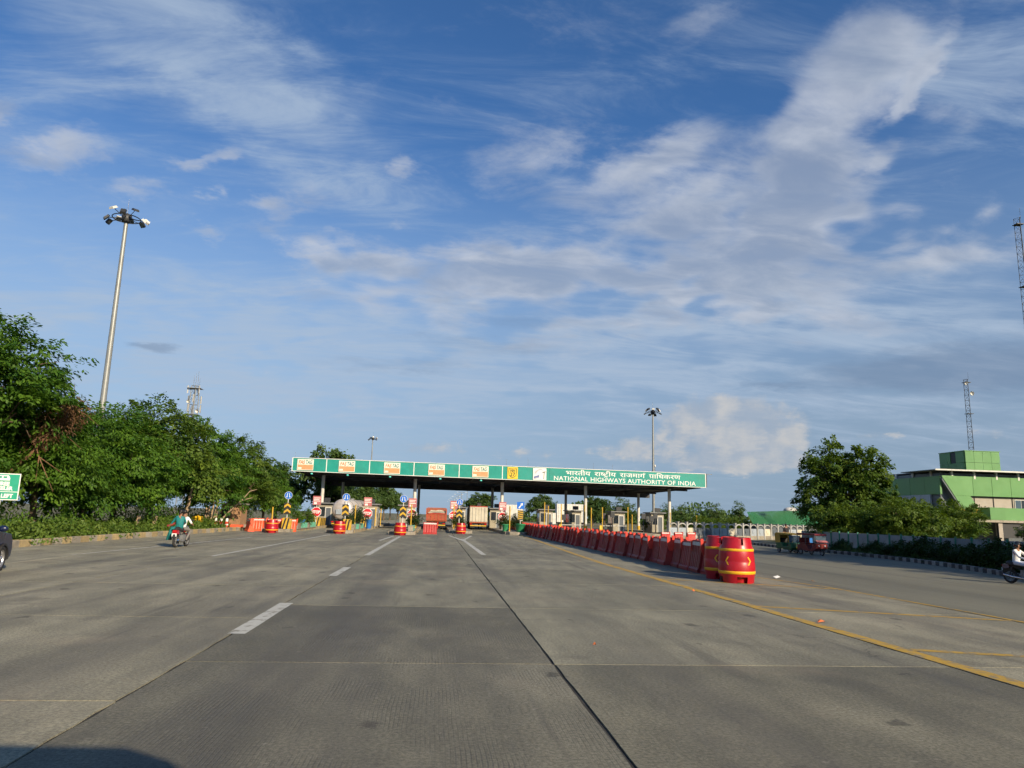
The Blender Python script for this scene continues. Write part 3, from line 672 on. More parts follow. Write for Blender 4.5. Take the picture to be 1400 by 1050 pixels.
rt = [(655, 12.0, 205, 'far1', (1.0, 1.0, 0.92), 'dark spreading tree on the median behind the beige truck'),
      (738, 26.5, 185, 'far1', (0.85, 0.85, 0.86), 'round tree behind the first toll booth right of the centre column'),
      (812, 37.5, 175, 'far2', (0.9, 0.9, 0.86), 'round tree behind the second right-hand booth'),
      (826, 44.0, 190, 'far2', 0.82, 'smaller tree right of the round tree behind the second right-hand booth'),
      (852, 46.0, 180, 'slim', (1.2, 1.2, 0.93), 'slim tree left of the last right-hand column'),
      (866, 48.5, 180, 'slim', (0.8, 0.8, 0.72), 'short slim tree right of the slim tree near the last column'),
      (908, 56, 175, 'slim', (0.9, 0.9, 0.74), 'slim tree just left of the outermost column'),
      (930, 59.5, 175, 'slim', (0.9, 0.9, 0.72), 'slim leaning tree just right of the outermost column'),
      (982, 69, 178, 'slim', (1.15, 1.15, 0.80), 'taller loose-crowned tree standing over the arched fence'),
      (1013, 75.5, 178, 'slim', (0.85, 0.85, 0.90), 'thin tall tree right of the loose-crowned tree over the arched fence')]
for u, x, y, tt, sc, lb in rt:
    plant_tree(TT[tt], 'background_tree', lb, (x, y, 0), u*0.7, sc, 'trees beyond the right-hand lanes')
for k, (x, y, sc, lb) in enumerate([(33.4, 91, 0.52, 'sunlit round bush just right of the outermost column'), (36.2, 93, 0.46, 'dark bush behind the arched fence, second right of the outermost column'), (38.6, 94, 0.48, 'dark bush behind the middle of the arched fence'), (40.6, 96, 0.5, 'dark bush behind the arched fence, nearest left of the green shed'), (29.6, 99, 0.42, 'low bush seen between the last two right-hand columns')]):
    plant_tree(TT['bushy'], 'bush', lb, (x, y, 0), k*1.9, (sc*1.15, sc*1.15, sc), 'bushes behind the arched fence', 'bush')
plant_tree(TT['broad'], 'roadside_tree', 'large broad-leaved tree right of the green shed', (36.3, 62.5, 0.1), 0.8, (0.88, 0.88, 0.95))
for k, (x, y, sc, lb) in enumerate([(40.6, 62.0, (0.9, 0.9, 0.9), 'bushy small tree right against the large broad-leaved tree'), (42.2, 57.5, (0.85, 0.85, 0.82), 'bushy small tree in front of the grey-clad wall of the green building'), (36.5, 54.5, (0.9, 0.9, 0.8), 'low bushy tree directly behind the sheet fence under the large tree'), (44.6, 60.5, (0.62, 0.62, 0.66), 'smallest bushy tree, nearest to the yellow railing'), (33.5, 58.0, (0.8, 0.8, 0.72), 'low leafy shrub tree behind the red rickshaw')]):
    plant_tree(TT['bushy'], 'small_tree', lb, (x, y, 0.1), k*1.37, sc, 'small trees behind the sheet fence')
for k, (x, y, sc) in enumerate([(62, 70, 0.6), (68, 71, 0.5)]):
    plant_tree(TT['bushy'], 'shrub', ['scrubby plant below the green parapet box', 'scrubby plant at the right end of the green building'][k], (x*0.9, y*0.9, 0), k, sc, None, 'shrub')
# dry fallen-over crown with bare twigs in the big left tree
rs_ = random.Random(3)
dt = thing('dead_branch', 'brown dried-up branch hanging out of the tall tree beside the lamp mast', 'branch', (-20.9, 41.6, 1.9))
mb = MB(); mb.tube([(-2.6, .6, 1.2), (-1.0, 0, 2.6), (0.2, 0, 4.4), (1.1, -.2, 5.4)], [.12, .10, .07, .03], 7)
for k in range(34):
    a = rs_.uniform(0.25, 1.0); st = Vector((-1.0, 0, 2.6)).lerp(Vector((1.1, -.2, 5.4)), a)
    e = st + Vector((rs_.gauss(0.1, .75), rs_.gauss(-.2, .6), rs_.gauss(-.1, .6)))
    mb.tube([st, (st+e)/2 + Vector((0, 0, .12)), e], [.025, .016, .006], 4)
for e in ((-0.4, -.4, 1.0), (0.5, -.3, 0.6), (0.9, -.5, 1.6)): mb.tube([(-1.0, -.1, 3.4), (-.4, -.4, 2.4), e], [.05, .035, .012], 5)
mb.build('limb', 'twig', dt)
dl = crown_leaves(91, [(0.2, -.1, 4.3, 1.15, .8, .75), (0.9, -.2, 5.0, .7, .6, .5), (-.7, 0, 3.6, .7, .6, .6)], 90, 38, 'leaf_dry', L=0.2, W=0.06, spray=(.5, .3), droop=0.7, inner=.5, low=-1)
o = bpy.data.objects.new('dry_leaves', dl); COL.objects.link(o); o.parent = dt
# bare trunks and a leaning pole at the end of the verge
tb = thing('bare_trunk', 'tall bare pale trunk standing behind the motorcycle riders', 'trunk', (-20.3, 62.0, 0.1))
mb = MB(); mb.tube([(0, 0, 0), (0.05, 0, 1.0), (.25, 0, 2.2), (.32, 0, 3.3)], [.17, .15, .13, .10], 8); mb.tube([(.25, 0, 2.3), (.6, .1, 2.9)], [.06, .03], 6); mb.build('stem', 'bark_pale', tb)
lp = thing('leaning_branch', 'long bare branch leaning to the right beside the brick hut', 'branch', (-19.2, 67.0, 0.1))
mb = MB(); mb.tube([(-0.2, 0, 0), (0.9, 0, 1.4), (2.0, 0, 2.5), (2.6, 0, 3.3)], [.085, .075, .06, .035], 7); mb.tube([(2.0, 0, 2.5), (2.9, 0, 2.75)], [.06, .03], 6); mb.tube([(2.6, 0, 3.3), (3.2, .1, 3.5)], [.05, .02], 6); mb.build('stem', 'bark_pale', lp)
for k, (x, y, lx) in enumerate([(-20.4, 52.5, .25), (-20.1, 54.5, .35)]):
    st = thing('tree_stump', ['short slanting stump under the feathery trees, left one', 'short slanting stump under the feathery trees, right one'][k], 'stump', (x, y, .1)); mb = MB(); mb.tube([(0, 0, 0), (lx*.5, 0, .5), (lx, 0, 1.1)], [.16, .13, .12], 8); mb.build('stem', 'bark_pale', st)
rk = thing('root_mass', 'tangle of pale dry trunks beside the red and white markers', 'trunk', (-19.9, 67.5, .1)); mb = MB()
for k in range(9): a = rs_.uniform(-.9, .9); mb.tube([(a*.5, rs_.uniform(-.3, .3), 0), (a*.7, 0, .9), (a + rs_.uniform(-.3, .3), 0, rs_.uniform(1.6, 2.5))], [.14, .11, .06], 6)
mb.build('stem', 'bark_pale', rk)
hut = thing('brick_hut', 'small brown brick hut half hidden under the trees', 'hut', (-19.7, 73.0, .1)); mb = MB()
mb.bb(-.9, 1.0, 0, 2.2, 0, 2.15); mb.build('wall', 'wall_old', hut)
mb = MB(); mb.bb(-1.05, 1.15, -.25, 2.4, 2.16, 2.28); mb.build('roof', 'kerb_concrete', hut)
mb = MB(); mb.bb(-.7, -.05, -.03, .0, 0.02, 1.8); mb.build('door', 'ink', hut)

# weeds and grass along the left verge: nobody could count it
def weeds(name, label, region, n, hmin, hmax, m, seed, base_z, cluster=60):
    rs = np.random.RandomState(seed); cx = []; 
    cs = np.array([region(rs) for _ in range(cluster)]); hs = hmin + (hmax-hmin)*rs.rand(cluster)**1.6
    k = rs.randint(0, cluster, n); sp = 0.45*hs[k] + 0.15
    p = np.zeros((n, 3)); p[:, 0] = cs[k, 0] + rs.randn(n)*sp*0.8; p[:, 1] = cs[k, 1] + rs.randn(n)*sp
    p[:, 2] = base_z + np.abs(rs.rand(n))*hs[k]*np.exp(-((p[:, 0]-cs[k, 0])**2 + (p[:, 1]-cs[k, 1])**2)/(sp*1.6)**2)
    d = rs.randn(n, 3)*0.7; d[:, 2] += 0.45
    nn = rs.randn(n, 3)*0.5 + np.array([0, -0.2, 0.8])
    t = 0.5 + rs.randn(cluster)[k]*0.2 + rs.randn(n)*0.12
    o = bpy.data.objects.new(name, leaves_mesh(name, p, d, nn, 0.20, 0.085, t, m)); COL.objects.link(o)
    o['kind'] = 'stuff'; tag(o, label, 'weeds'); return o
weeds('verge_weeds', 'bright green weeds and low scrub along the left verge', lambda r: (-18.35 - 2.6*r.rand()**1.3, 27 + 41*r.rand()), 52000, 0.35, 1.25, 'grass_leaf', 5, 0.14, 230)
weeds('undergrowth', 'dark undergrowth beneath the left row of trees', lambda r: (-21 - 3.5*r.rand(), 27 + 60*r.rand()), 30000, 0.8, 2.4, 'leaf_a', 6, 0.14, 150)
weeds('hedge_fill', 'low dark planting between the kerb and the sheet fence', lambda r: (lambda t: (23.0 + 4.2*t**.6 + r.rand()*1.2, 24 + 26*t))(r.rand()), 9000, 0.2, 0.5, 'hedge_leaf', 8, 0.10, 90)
# clipped dark shrubs in front of the sheet fence
hedge_lobes = [(-.9, 0, .45, .55, .5, .42), (-.25, .1, .55, .6, .55, .5), (.45, -.05, .5, .6, .5, .45), (1.0, 0, .42, .5, .45, .4)]
hm = crown_leaves(15, hedge_lobes, 120, 40, 'hedge_leaf', L=0.13, W=0.075, spray=(.26, .35), droop=.1, inner=.35, low=-1)
hs_m = MB()
for lb in hedge_lobes: hs_m.tube([(0, 0, -.05), (lb[0]*.6, lb[1], .25), (lb[0], lb[1], lb[2])], [.03, .025, .012], 5)
hs_me = hs_m.mesh('stems', 'bark')
for k, (x, y, sc) in enumerate([(24.1, 27.2, 1.1), (24.9, 29.4, 1.05), (25.5, 31.6, 1.15), (26.1, 34.0, 1.05), (26.6, 36.4, 1.0), (27.1, 39.0, 1.1), (27.5, 41.6, 1.0), (27.7, 44.4, .8), (27.8, 48.4, .7), (23.2, 24.6, 1.1)]):
    t = thing('hedge_shrub', 'dark clipped shrub before the sheet fence, %s from the right frame edge' % ['second', 'third', 'fourth', 'fifth', 'sixth', 'seventh', 'eighth', 'ninth', 'tenth', 'first'][k], 'shrub', (x, y, .1), 1.45 + k*.02, 'shrubs in front of the sheet fence'); t.scale = (sc*.95, sc*.95, sc*(0.84 + .2*((k*7) % 3)/2))
    for me, nm in ((hm, 'foliage'), (hs_me, 'stems')): o = bpy.data.objects.new(nm, me); COL.objects.link(o); o.parent = t

# trees beyond the frame on the right whose shade lies over the kerb and the sheet fence
for k, (x, y, tt, sc) in enumerate([(32.0, 28.3, 'broad', 1.0), (32.2, 21.5, 'broad', .9), (31.6, 15.0, 'broad', .86), (31.0, 8.5, 'broad', .86), (37.5, 33.0, 'broad', 1.05)]):
    plant_tree(TT[tt], 'shade_tree', 'broad shade tree just outside the right edge, %s one behind the sheet fence' % ['fourth', 'third', 'second', 'nearest', 'farthest'][k], (x, y, .1), k*1.9, sc, 'shade trees right of the frame')

rs = np.random.RandomState(44); n = 14000
x = 14 + 230*rs.rand(n); hmax = 5.0 + 2.6*np.sin(x*.13) + 1.6*np.sin(x*.41+1) + 1.2*np.sin(x*1.1)
p = np.stack([x, 285 + 30*rs.rand(n), np.maximum(.3, hmax*rs.rand(n)**.7)], 1)
d = rs.randn(n, 3); nn = rs.randn(n, 3)*.5 + np.array([0, -.5, .8])
o = bpy.data.objects.new('distant_trees', leaves_mesh('distant_trees', p, d, nn, 1.5, .9, .45 + .2*np.sin(x*.5) + .15*rs.randn(n), 'leaf_far')); COL.objects.link(o); o['kind'] = 'stuff'; tag(o, 'low dark line of distant trees along the horizon on the right', 'trees')

# ------------------------------------------------------------------ toll canopy
cx0, cx1, FY, BY = -18.1, 34.85, 92.5, 118.0
zt = lambda x: 8.27 - 0.33*(x - cx0)/(cx1 - cx0)
zb = lambda x: 6.70 - 0.45*(x - cx0)/(cx1 - cx0)
canopy = thing('toll_canopy', 'long flat toll gate canopy with teal fascia across all lanes', 'canopy', (0, 0, 0))
def slope_box(mb, x0, x1, y0, y1, a0, a1, m=0, f0=zb, f1=zt):
    """box whose bottom/top follow the sloping fascia; a0,a1 = offsets on bottom and top functions"""
    vs = [(x0, y0, f0(x0)+a0), (x1, y0, f0(x1)+a0), (x1, y1, f0(x1)+a0), (x0, y1, f0(x0)+a0), (x0, y0, f1(x0)+a1), (x1, y0, f1(x1)+a1), (x1, y1, f1(x1)+a1), (x0, y1, f1(x0)+a1)]
    mb.add(vs, [(3, 2, 1, 0), (4, 5, 6, 7), (0, 1, 5, 4), (1, 2, 6, 5), (2, 3, 7, 6), (3, 0, 4, 7)], m)
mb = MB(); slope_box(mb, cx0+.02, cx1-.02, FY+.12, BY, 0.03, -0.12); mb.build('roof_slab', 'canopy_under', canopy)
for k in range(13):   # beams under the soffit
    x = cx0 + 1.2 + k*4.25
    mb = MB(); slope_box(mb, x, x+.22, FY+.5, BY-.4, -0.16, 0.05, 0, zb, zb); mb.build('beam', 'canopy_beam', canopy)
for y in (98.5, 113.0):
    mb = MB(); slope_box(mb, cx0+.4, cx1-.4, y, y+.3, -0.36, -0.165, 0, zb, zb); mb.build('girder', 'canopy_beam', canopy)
edges = [cx0, -13.92, -8.63, -3.1, 2.6, 8.1, 14.2, 24.4, cx1]
for x0, x1 in zip(edges[:-1], edges[1:]):
    mb = MB(); slope_box(mb, x0+.012, x1-.012, FY, FY+.1, 0, 0); mb.build('fascia_panel', 'sign_teal', canopy)
mb = MB(); slope_box(mb, cx0-.02, cx1+.02, FY-.05, FY+.1, 0.004, 0.07, 0, zt, zt); mb.build('top_trim', 'sign_white', canopy)
mb = MB(); slope_box(mb, cx0-.02, cx1+.02, FY-.05, FY+.1, -0.07, -0.004, 0, zb, zb); mb.build('bottom_trim', 'sign_white', canopy)
for x in edges[:6] + [cx1]:
    mb = MB(); d = .05; xx = min(max(x, cx0+.03), cx1-.03); slope_box(mb, xx-d, xx+d, FY-.03, FY-.003, 0, 0); mb.build('divider_strip', 'sign_white', canopy)
mb = MB(); slope_box(mb, cx1+.03, cx1+.15, FY-.02, BY, 0.0, 0.05); mb.build('end_fascia', 'canopy_beam', canopy)
mb = MB(); mb.bb(cx1+.1, cx1+.9, FY+.1, FY+.18, zt(cx1)-.02, zt(cx1)+.06); mb.build('bracket', 'steel_grey', canopy)
for x in (-17.9, 8.6, 11.4, 20, 22.5):   # thin rods on the roof edge
    mb = MB(); mb.cyl((x, FY+.4, zt(x)-.1), (x, FY+.4, zt(x)+rnd.uniform(.5, 1.3)), .018, .012, 5); mb.build('roof_rod', 'steel_grey', canopy)
mb = MB(); slope_box(mb, cx0+.3, cx1-.1, BY-.35, BY-.05, -0.85, -0.02, 0, zb, zb); mb.build('rear_edge_beam', 'canopy_beam', canopy)
# advertising boards with the electronic-tag mark
def ad_board(x0, x1, z0, z1):
    p = MB().bb(x0, x1, FY-.085, FY-.035, z0, z1).build('advertising_board', 'ad_cream', canopy)
    w, h = x1-x0, z1-z0
    MB().bb(x0+.06, x1-.06, FY-.094, FY-.087, z0+.06*h, z0+.50*h).build('orange_field', 'ad_orange', p)
    MB().bb(x0+.10, x0+.55, FY-.101, FY-.096, z0+.10*h, z0+.26*h).build('caption_patch', 'ad_cream', p)
    t, tw = text_mb('FAS', 0.62, 0.02); t.v = [(x0+.14 + v[0]*(.75/tw) + (v[2])*.12, FY-.093, z0 + .57*h + v[2]) for v in t.v]; t.build('lettering', 'ad_red', p)
    t, tw = text_mb('TAG', 0.66, 0.02); t.v = [(x0+.98 + v[0]*(.80/tw) + (v[2])*.12, FY-.093, z0 + .57*h + v[2]) for v in t.v]; t.build('lettering', 'ad_teal', p)
for x0, x1 in ((-17.47, -15.5), (-12.4, -10.42), (-6.82, -4.82), (-1.27, .76), (4.27, 6.32)):
    ad_board(x0, x1, zb((x0+x1)/2)+.10, zt((x0+x1)/2)-.12)
# yellow route shield
x0, x1 = 8.74, 10.07; z0, z1 = zb(9.4)+.06, zt(9.4)-.08
p = MB().bb(x0, x1, FY-.085, FY-.035, z0, z1).build('route_sign', 'sign_yellow', canopy)
cxm, czm = (x0+x1)/2, (z0+z1)/2
sh = [(-.5, .60), (-.2, .56), (.2, .56), (.5, .60), (.54, .2), (.46, -.3), (.25, -.52), (0, -.62), (-.25, -.52), (-.46, -.3), (-.54, .2)]
ring = MB()
for (a, b), (c_, d_) in zip(sh, sh[1:] + sh[:1]):
    k = .88; ring.quad((cxm+a, FY-.093, czm+b), (cxm+c_, FY-.093, czm+d_), (cxm+c_*k, FY-.093, czm+d_*k), (cxm+a*k, FY-.093, czm+b*k))
ring.build('shield_outline', 'ink', p)
for body, s, zz_ in (('NH', .42, .14), ('27', .66, -.40)):
    t, tw = text_mb(body, s, 0.015); t.v = [(cxm - tw/2 + v[0], FY-.093, czm + zz_ + v[2]) for v in t.v]; t.build('lettering', 'ink', p)
# white emblem board: grey road sweep with a blue word mark and a small dark tower
x0, x1 = 12.03, 13.75; z0, z1 = zb(12.9)+.06, zt(12.9)-.07
p = MB().bb(x0, x1, FY-.085, FY-.035, z0, z1).build('emblem_board', 'sign_white', canopy)
h = z1-z0; sw = MB(); n = 10
for i in range(n):
    def c(t): return (x0 + .25 + 1.2*t, z0 + h*(.62 + .30*sin(t*pi*.9)))
    a, b = c(i/n), c((i+1)/n); wa, wb = .20*(1-i/n) + .03, .20*(1-(i+1)/n) + .03
    sw.quad((a[0], FY-.093, a[1]-wa), (b[0], FY-.093, b[1]-wb), (b[0], FY-.093, b[1]+wb*.4), (a[0], FY-.093, a[1]+wa*.4))
sw.build('road_sweep', 'logo_grey', p)
sw = MB()
for k in range(4): sw.prism([(x0+.12+k*.16, z0+.14+k*.03), (x0+.22+k*.16, z0+.14+k*.03), (x0+.30+k*.16, z0+.46+k*.05), (x0+.20+k*.16, z0+.50+k*.05)], FY-.094, FY-.088, 'y')
sw.prism([(x0+.1, z0+.30), (x0+.8, z0+.46), (x0+.8, z0+.53), (x0+.1, z0+.37)], FY-.098, FY-.0945, 'y'); sw.build('word_mark', 'logo_blue', p)
sw = MB(); sw.prism([(x1-.36, z0+.12), (x1-.30, z0+.12), (x1-.24, z0+h*.62), (x1-.32, z0+h*.62)], FY-.094, FY-.088, 'y'); sw.prism([(x1-.52, z0+h*.60), (x1-.12, z0+h*.66), (x1-.12, z0+h*.74), (x1-.52, z0+h*.66)], FY-.099, FY-.0945, 'y'); sw.build('dark_mark', 'ink', p)
# lettering on the fascia
t, tw = text_mb('NATIONAL HIGHWAYS AUTHORITY OF INDIA', 0.86, 0.008, spacing=1.05)
X0, X1 = 14.7, 33.5
t.v = [(X0 + v[0]*(X1-X0)/tw, FY-.010, zb(X0 + v[0]*(X1-X0)/tw) + .13 + v[2]*.90) for v in t.v]; t.build('lettering', 'sign_white', canopy)
hm_ = MB(); HW = [hm_]; px = 0.0; B = 0.009; SZ = 0.98
def hin(s, kern=0.0):
    global px
    _, w = text_mb(s, SZ, B, mb=hm_, org=(px, 0)); px += w + kern; return w
def hgap(w):
    global px, hm_
    px += w; hm_ = MB(); HW.append(hm_)
def bar(x0, x1, z0, z1, t):   # a stroke
    d = Vector((x1-x0, z1-z0)); n = Vector((-d.y, d.x)).normalized()*t/2
    hm_.add([(x0-n.x, 0, z0-n.y), (x1-n.x, 0, z1-n.y), (x1+n.x, 0, z1+n.y), (x0+n.x, 0, z0+n.y)], [(0, 1, 2, 3)])
hin('भारतीय'); hgap(.45)
hin('रा', -.04); a = px; hin('ष', -.19); b = px; hin('टी', -.03)
mid = b + .20
bar(mid, mid-.16, -.02, -.20, .06); bar(mid, mid+.16, -.02, -.20, .06)       # subscript stroke of the cluster
hin('य'); hgap(.45)
hin('राजमा', -.03); hin('ग'); e = px
for k in range(5):
    th0, th1 = pi*(1.0 - k/5*1.1), pi*(1.0 - (k+1)/5*1.1)
    bar(e-.10+.10*cos(th0), e-.10+.10*cos(th1), .68+.12*sin(th0), .68+.12*sin(th1), .06)   # hook above
hgap(.45)
a = px; hin('प', -.03); bar(a+.10, a+.34, .02, .22, .06); hin('ािधकरण')
tw = px; X0, X1 = 16.25, 31.45
for w_ in HW:
    w_.v = [(X0 + v[0]*(X1-X0)/tw, FY-.010, zb(X0 + v[0]*(X1-X0)/tw) + .87 + v[2]*.80) for v in w_.v]; w_.build('lettering', 'sign_white', canopy)
# columns
for y, m_ in ((96.0, 'column_paint'), (115.0, 'column_paint')):
    for k, x in enumerate((-14.7, -2.95, 8.45, 19.6, 31.05) if y < 100 else (-14.55, -2.9, 8.6, 20.3, 32.1)):
        c = MB(); c.cyl((x, y, -.02), (x, y, zb(x)-.16), .21, .21, 16); o = c.build('column', m_, canopy)
        c = MB(); c.cyl((x, y, 0), (x, y, .9), .235, .235, 16); c.build('painted_foot', 'hazard_yellow', o)
        c = MB(); c.box((x, y, zb(x)-.22), (.7, .7, .1)); c.build('cap_plate', 'canopy_beam', o)
# lane lamps and black boxes hanging from the soffit
for k, x in enumerate((-15.7, -11.3, -6.05, .25, 5.4)):
    t = thing('lane_lamp', 'small teal lane lamp under the fascia, %s from the left' % ['first', 'second', 'third', 'fourth', 'fifth'][k], 'lamp', (x, 92.75, zb(x)), 0, 'lane lamps under the fascia')
    MB().cyl((0, 0, 0), (0, 0, -.22), .03, .03, 6).build('stem', 'dark_metal', t)
    MB().lathe([(.0, -.40), (.13, -.37), (.17, -.28), (.10, -.18), (.03, -.16)], 12).build('lamp_body', 'lamp_teal', t)
for k, (x, y, w) in enumerate(((6.9, 112, .7), (12.0, 112, .5), (14.9, 111, .8), (23.5, 112, .6), (29.2, 112, .5), (18.3, 113, .5))):
    t = thing('lane_camera', 'black lane camera box hanging from the soffit, %s from the left' % ['first', 'second', 'third', 'fifth', 'sixth', 'fourth'][k], 'camera', (x, y, zb(x)), 0, 'camera boxes under the canopy')
    MB().cyl((0, 0, .02), (0, 0, -.35), .03, .03, 6).build('stem', 'dark_metal', t)
    MB().box((0, 0, -.52), (w, .5, .34)).build('housing', 'dark_metal', t)
    MB().cyl((0, -.25, -.52), (0, -.33, -.52), .09, .10, 10).build('lens_hood', 'black_plastic', t)
t = thing('security_camera', 'small white camera on a rod above the word INDIA side of the fascia', 'camera', (28.2, 93.0, zt(28.2)-.1))
MB().cyl((0, 0, 0), (0, 0, .8), .03, .03, 6).build('rod', 'steel_grey', t); MB().lathe([(.02, .78), (.11, .84), (.12, 1.0), (.05, 1.12), (0, 1.14)], 10).build('dome', 'white_paint', t)

# ------------------------------------------------------------------ plastic drums and water-filled barriers
def make_drum(h, r, marks, label, group, loc, rz):
    t = thing('traffic_drum', label, 'traffic drum', loc, rz, group); n = 40
    prof = [(r*.90, 0), (r*.95, h*.14), (r*.985, h*.22), (r, h*.30), (r*.99, h*.44), (r*.965, h*.465), (r*.975, h*.49), (r*.945, h*.66), (r*.92, h*.76), (r*.85, h*.83), (r*.80, h)]
    foot = lambda i: (i % 10) in (3, 4, 5, 6)
    top = lambda i: (i % 10) in (4, 5)
    b = MB(); b.lathe(prof, n, 0, skip=lambda k, i: (k == 0 and foot(i)) or (k == 9 and top(i)))
    b.lathe([(r*.83, h*.83), (r*.70, h*.84), (r*.68, h*.97), (0.001, h*.97)], n, 0, smooth=False)      # lid a little below the rim
    b.lathe([(r*.70, .02), (r*.72, h*.14), (r*.9, h*.15)], n, 0)
    b.build('body', 'drum_red', t)
    def rad(z):
        for (r0, z0), (r1, z1) in zip(prof[:-1], prof[1:]):
            if z0 <= z <= z1: return r0 + (r1-r0)*(z-z0)/(z1-z0)
    for z0, z1 in ((.20, .265), (.70, .757)):
        MB().lathe([(rad(h*z0)+.003, h*z0), (rad(h*z0)+.008, h*z0+.004), (rad(h*z1)+.008, h*z1-.004), (rad(h*z1)+.003, h*z1)], n).build('yellow_band', 'drum_yellow', t)
    for a, sgn in marks:
        c = MB(); zc = h*.49; s = h*.060; off = .010
        def pt(da, dz): rr = rad(zc+dz)+off; return (rr*cos(a+da), rr*sin(a+da), zc+dz)
        w = .045/r*h*.9; d = sgn*s*1.0/r
        for sg in (1, -1):
            c.quad(pt(-d*.5-w*.5, sg*s*1.5), pt(-d*.5+w*.5, sg*s*1.5), pt(d*.5+w*.5, 0), pt(d*.5-w*.5, 0))
        c.build('chevron_mark', 'drum_yellow', t)
    return t
mk = [(radians(-90-24+11), -1), (radians(-90-24+49), 1)]
make_drum(1.38, .56, [(radians(-143-41), -1), (radians(-70-41), 1)], 'large red drum with yellow bands at the near end of the barrier row', 'red drums with yellow bands', (9.46, 22.6, 0), radians(41))
make_drum(1.38, .56, [(radians(-148+k*13), -1) for k in range(4)], 'red drum half hidden behind the large one, between it and the barriers', 'red drums with yellow bands', (9.50, 23.95, 0), .35)
for x, y, lb in ((-13.35, 62.0, 'red drum in front of the orange barriers at the leftmost toll island'), (-8.15, 63.8, 'red drum before the toll island with the tanker beside it'), (-3.05, 63.8, 'red drum at the island left of the orange truck'), (2.45, 73.5, 'red drum at the island between the orange and the beige trucks')):
    make_drum(1.05, .53, [], lb, 'red drums with yellow bands', (x, y, 0), rnd.uniform(0, 6))

def barrier_parts(body_mat, L=1.16, h=1.0):
    b = MB(); hw = [(.27, 0), (.27, .10), (.215, .16), (.13, .62), (.10, .93), (.085, h)]
    n = 22; rows = []
    for k in range(n+1):
        y = -L/2 + L*k/n; rib = .022 if (k % 4 in (1, 2) and 1 < k < n-1) else 0.0
        prof = []
        for i, (w, z) in enumerate(hw): prof.append((w - (rib if 2 <= i <= 4 else 0), z))
        rows.append([(w, y, z) for w, z in prof] + [(-w, y, z) for w, z in reversed(prof)])
    m_ = len(rows[0]); vs = [p for r_ in rows for p in r_]; fs = []
    for k in range(n):
        for i in range(m_-1): fs.append((k*m_+i, (k+1)*m_+i, (k+1)*m_+i+1, k*m_+i+1))
    b.add(vs, fs); b.add(rows[0], [tuple(range(m_))]); b.add(rows[-1], [tuple(range(m_))[::-1]])
    body = b.mesh('body', body_mat)
    s = MB()
    for sx in (-1, 1):
        s.add([(sx*.112, -L/2+.05, .84), (sx*.112, L/2-.05, .84), (sx*.1, L/2-.05, .955), (sx*.1, -L/2+.05, .955)], [(0, 1, 2, 3)])
    strip = s.mesh('reflective_strip', 'reflective')
    f = MB()     # forked tongue at the near end, with a tapered tail
    f.prism([(-.14, 1.07), (-.14, .74), (-.06, .52), (.06, .52), (.14, .74), (.14, 1.07), (.05, 1.07), (.05, .86), (-.05, .86), (-.05, 1.07)], -L/2-.075, -L/2-.012, 'y')
    fork = f.mesh('end_fork', 'barrier_tongue' if body_mat == 'barrier_red' else body_mat)
    cap = MB()
    for yy in (.3,): cap.cyl((0, yy, h-.005), (0, yy, h+.035), .05, .045, 10)
    capm = cap.mesh('filler_cap', body_mat)
    return dict(body=body, reflective_strip=strip, end_fork=fork, filler_cap=capm)
BP = {k: barrier_parts(k) for k in ('barrier_red', 'barrier_orange')}
def place_barrier(kind, loc, rz, label, group, sc=1.0):
    t = thing('water_barrier', label, 'barrier', loc, rz, group); t.scale = (sc, sc, sc*rnd.uniform(.97, 1.03)); t.rotation_euler = (rnd.uniform(-.012, .012), rnd.uniform(-.02, .02), rz)
    for nm, me in BP[kind].items():
        o = bpy.data.objects.new(nm, me); COL.objects.link(o); o.parent = t
    return t
ORD = ['nearest', 'second', 'third', 'fourth', 'fifth', 'sixth', 'seventh', 'eighth', 'ninth', 'tenth', '11th', '12th', '13th', '14th', '15th', '16th', '17th', '18th', '19th', '20th']
y = 25.6; k = 0; rb = random.Random(12)
while y < 91:
    f = (y-25.6)/65; x = 9.86 + 0.1*sin(f*9) - 0.55*f**2
    lb = 'red water-filled barrier, %s from the large drum in the long row' % ORD[k] if k < 20 else 'red water-filled barrier in the far half of the long row, towards the booths'
    place_barrier('barrier_red', (x + rb.uniform(-.09, .09), y, 0), -.065 + rb.uniform(-.055, .055), lb, 'long row of red barriers', 1.12 + rb.uniform(-.02, .02))
    step = 1.27 + (0.25 if rb.random() < .12 else 0) + rb.uniform(0, .05)
    y += step; k += 1
place_barrier('barrier_red', (-.55, 69.5, 0), pi/2, 'single red barrier standing across the lane behind which the orange truck waits', 'barriers across closed lanes', 1.1)
for k, x in enumerate((-15.35, -14.1, -12.85)):
    place_barrier('barrier_orange', (x, 66.3 + .1*k, 0), pi/2 + (.04, -.03, .05)[k], ['left', 'middle', 'right'][k] + 'most orange barrier of the three left of the first island' if k != 1 else 'middle orange barrier of the three left of the first island', 'barriers across closed lanes', 1.06)
place_barrier('barrier_orange', (-15.75, 64.6, 0), .5, 'orange barrier end turned towards the road beside the three orange ones', 'barriers across closed lanes', 1.0)
for k, (x, y) in enumerate([(20.6, 65.0), (22.0, 65.6), (23.4, 66.2)]):
    place_barrier('barrier_red', (x, y, 0.0), pi/2 + .42, '%s of the three red barriers standing before the arched fence' % ['leftmost', 'middle one', 'rightmost'][k], 'short row of red barriers by the arched fence', .8)

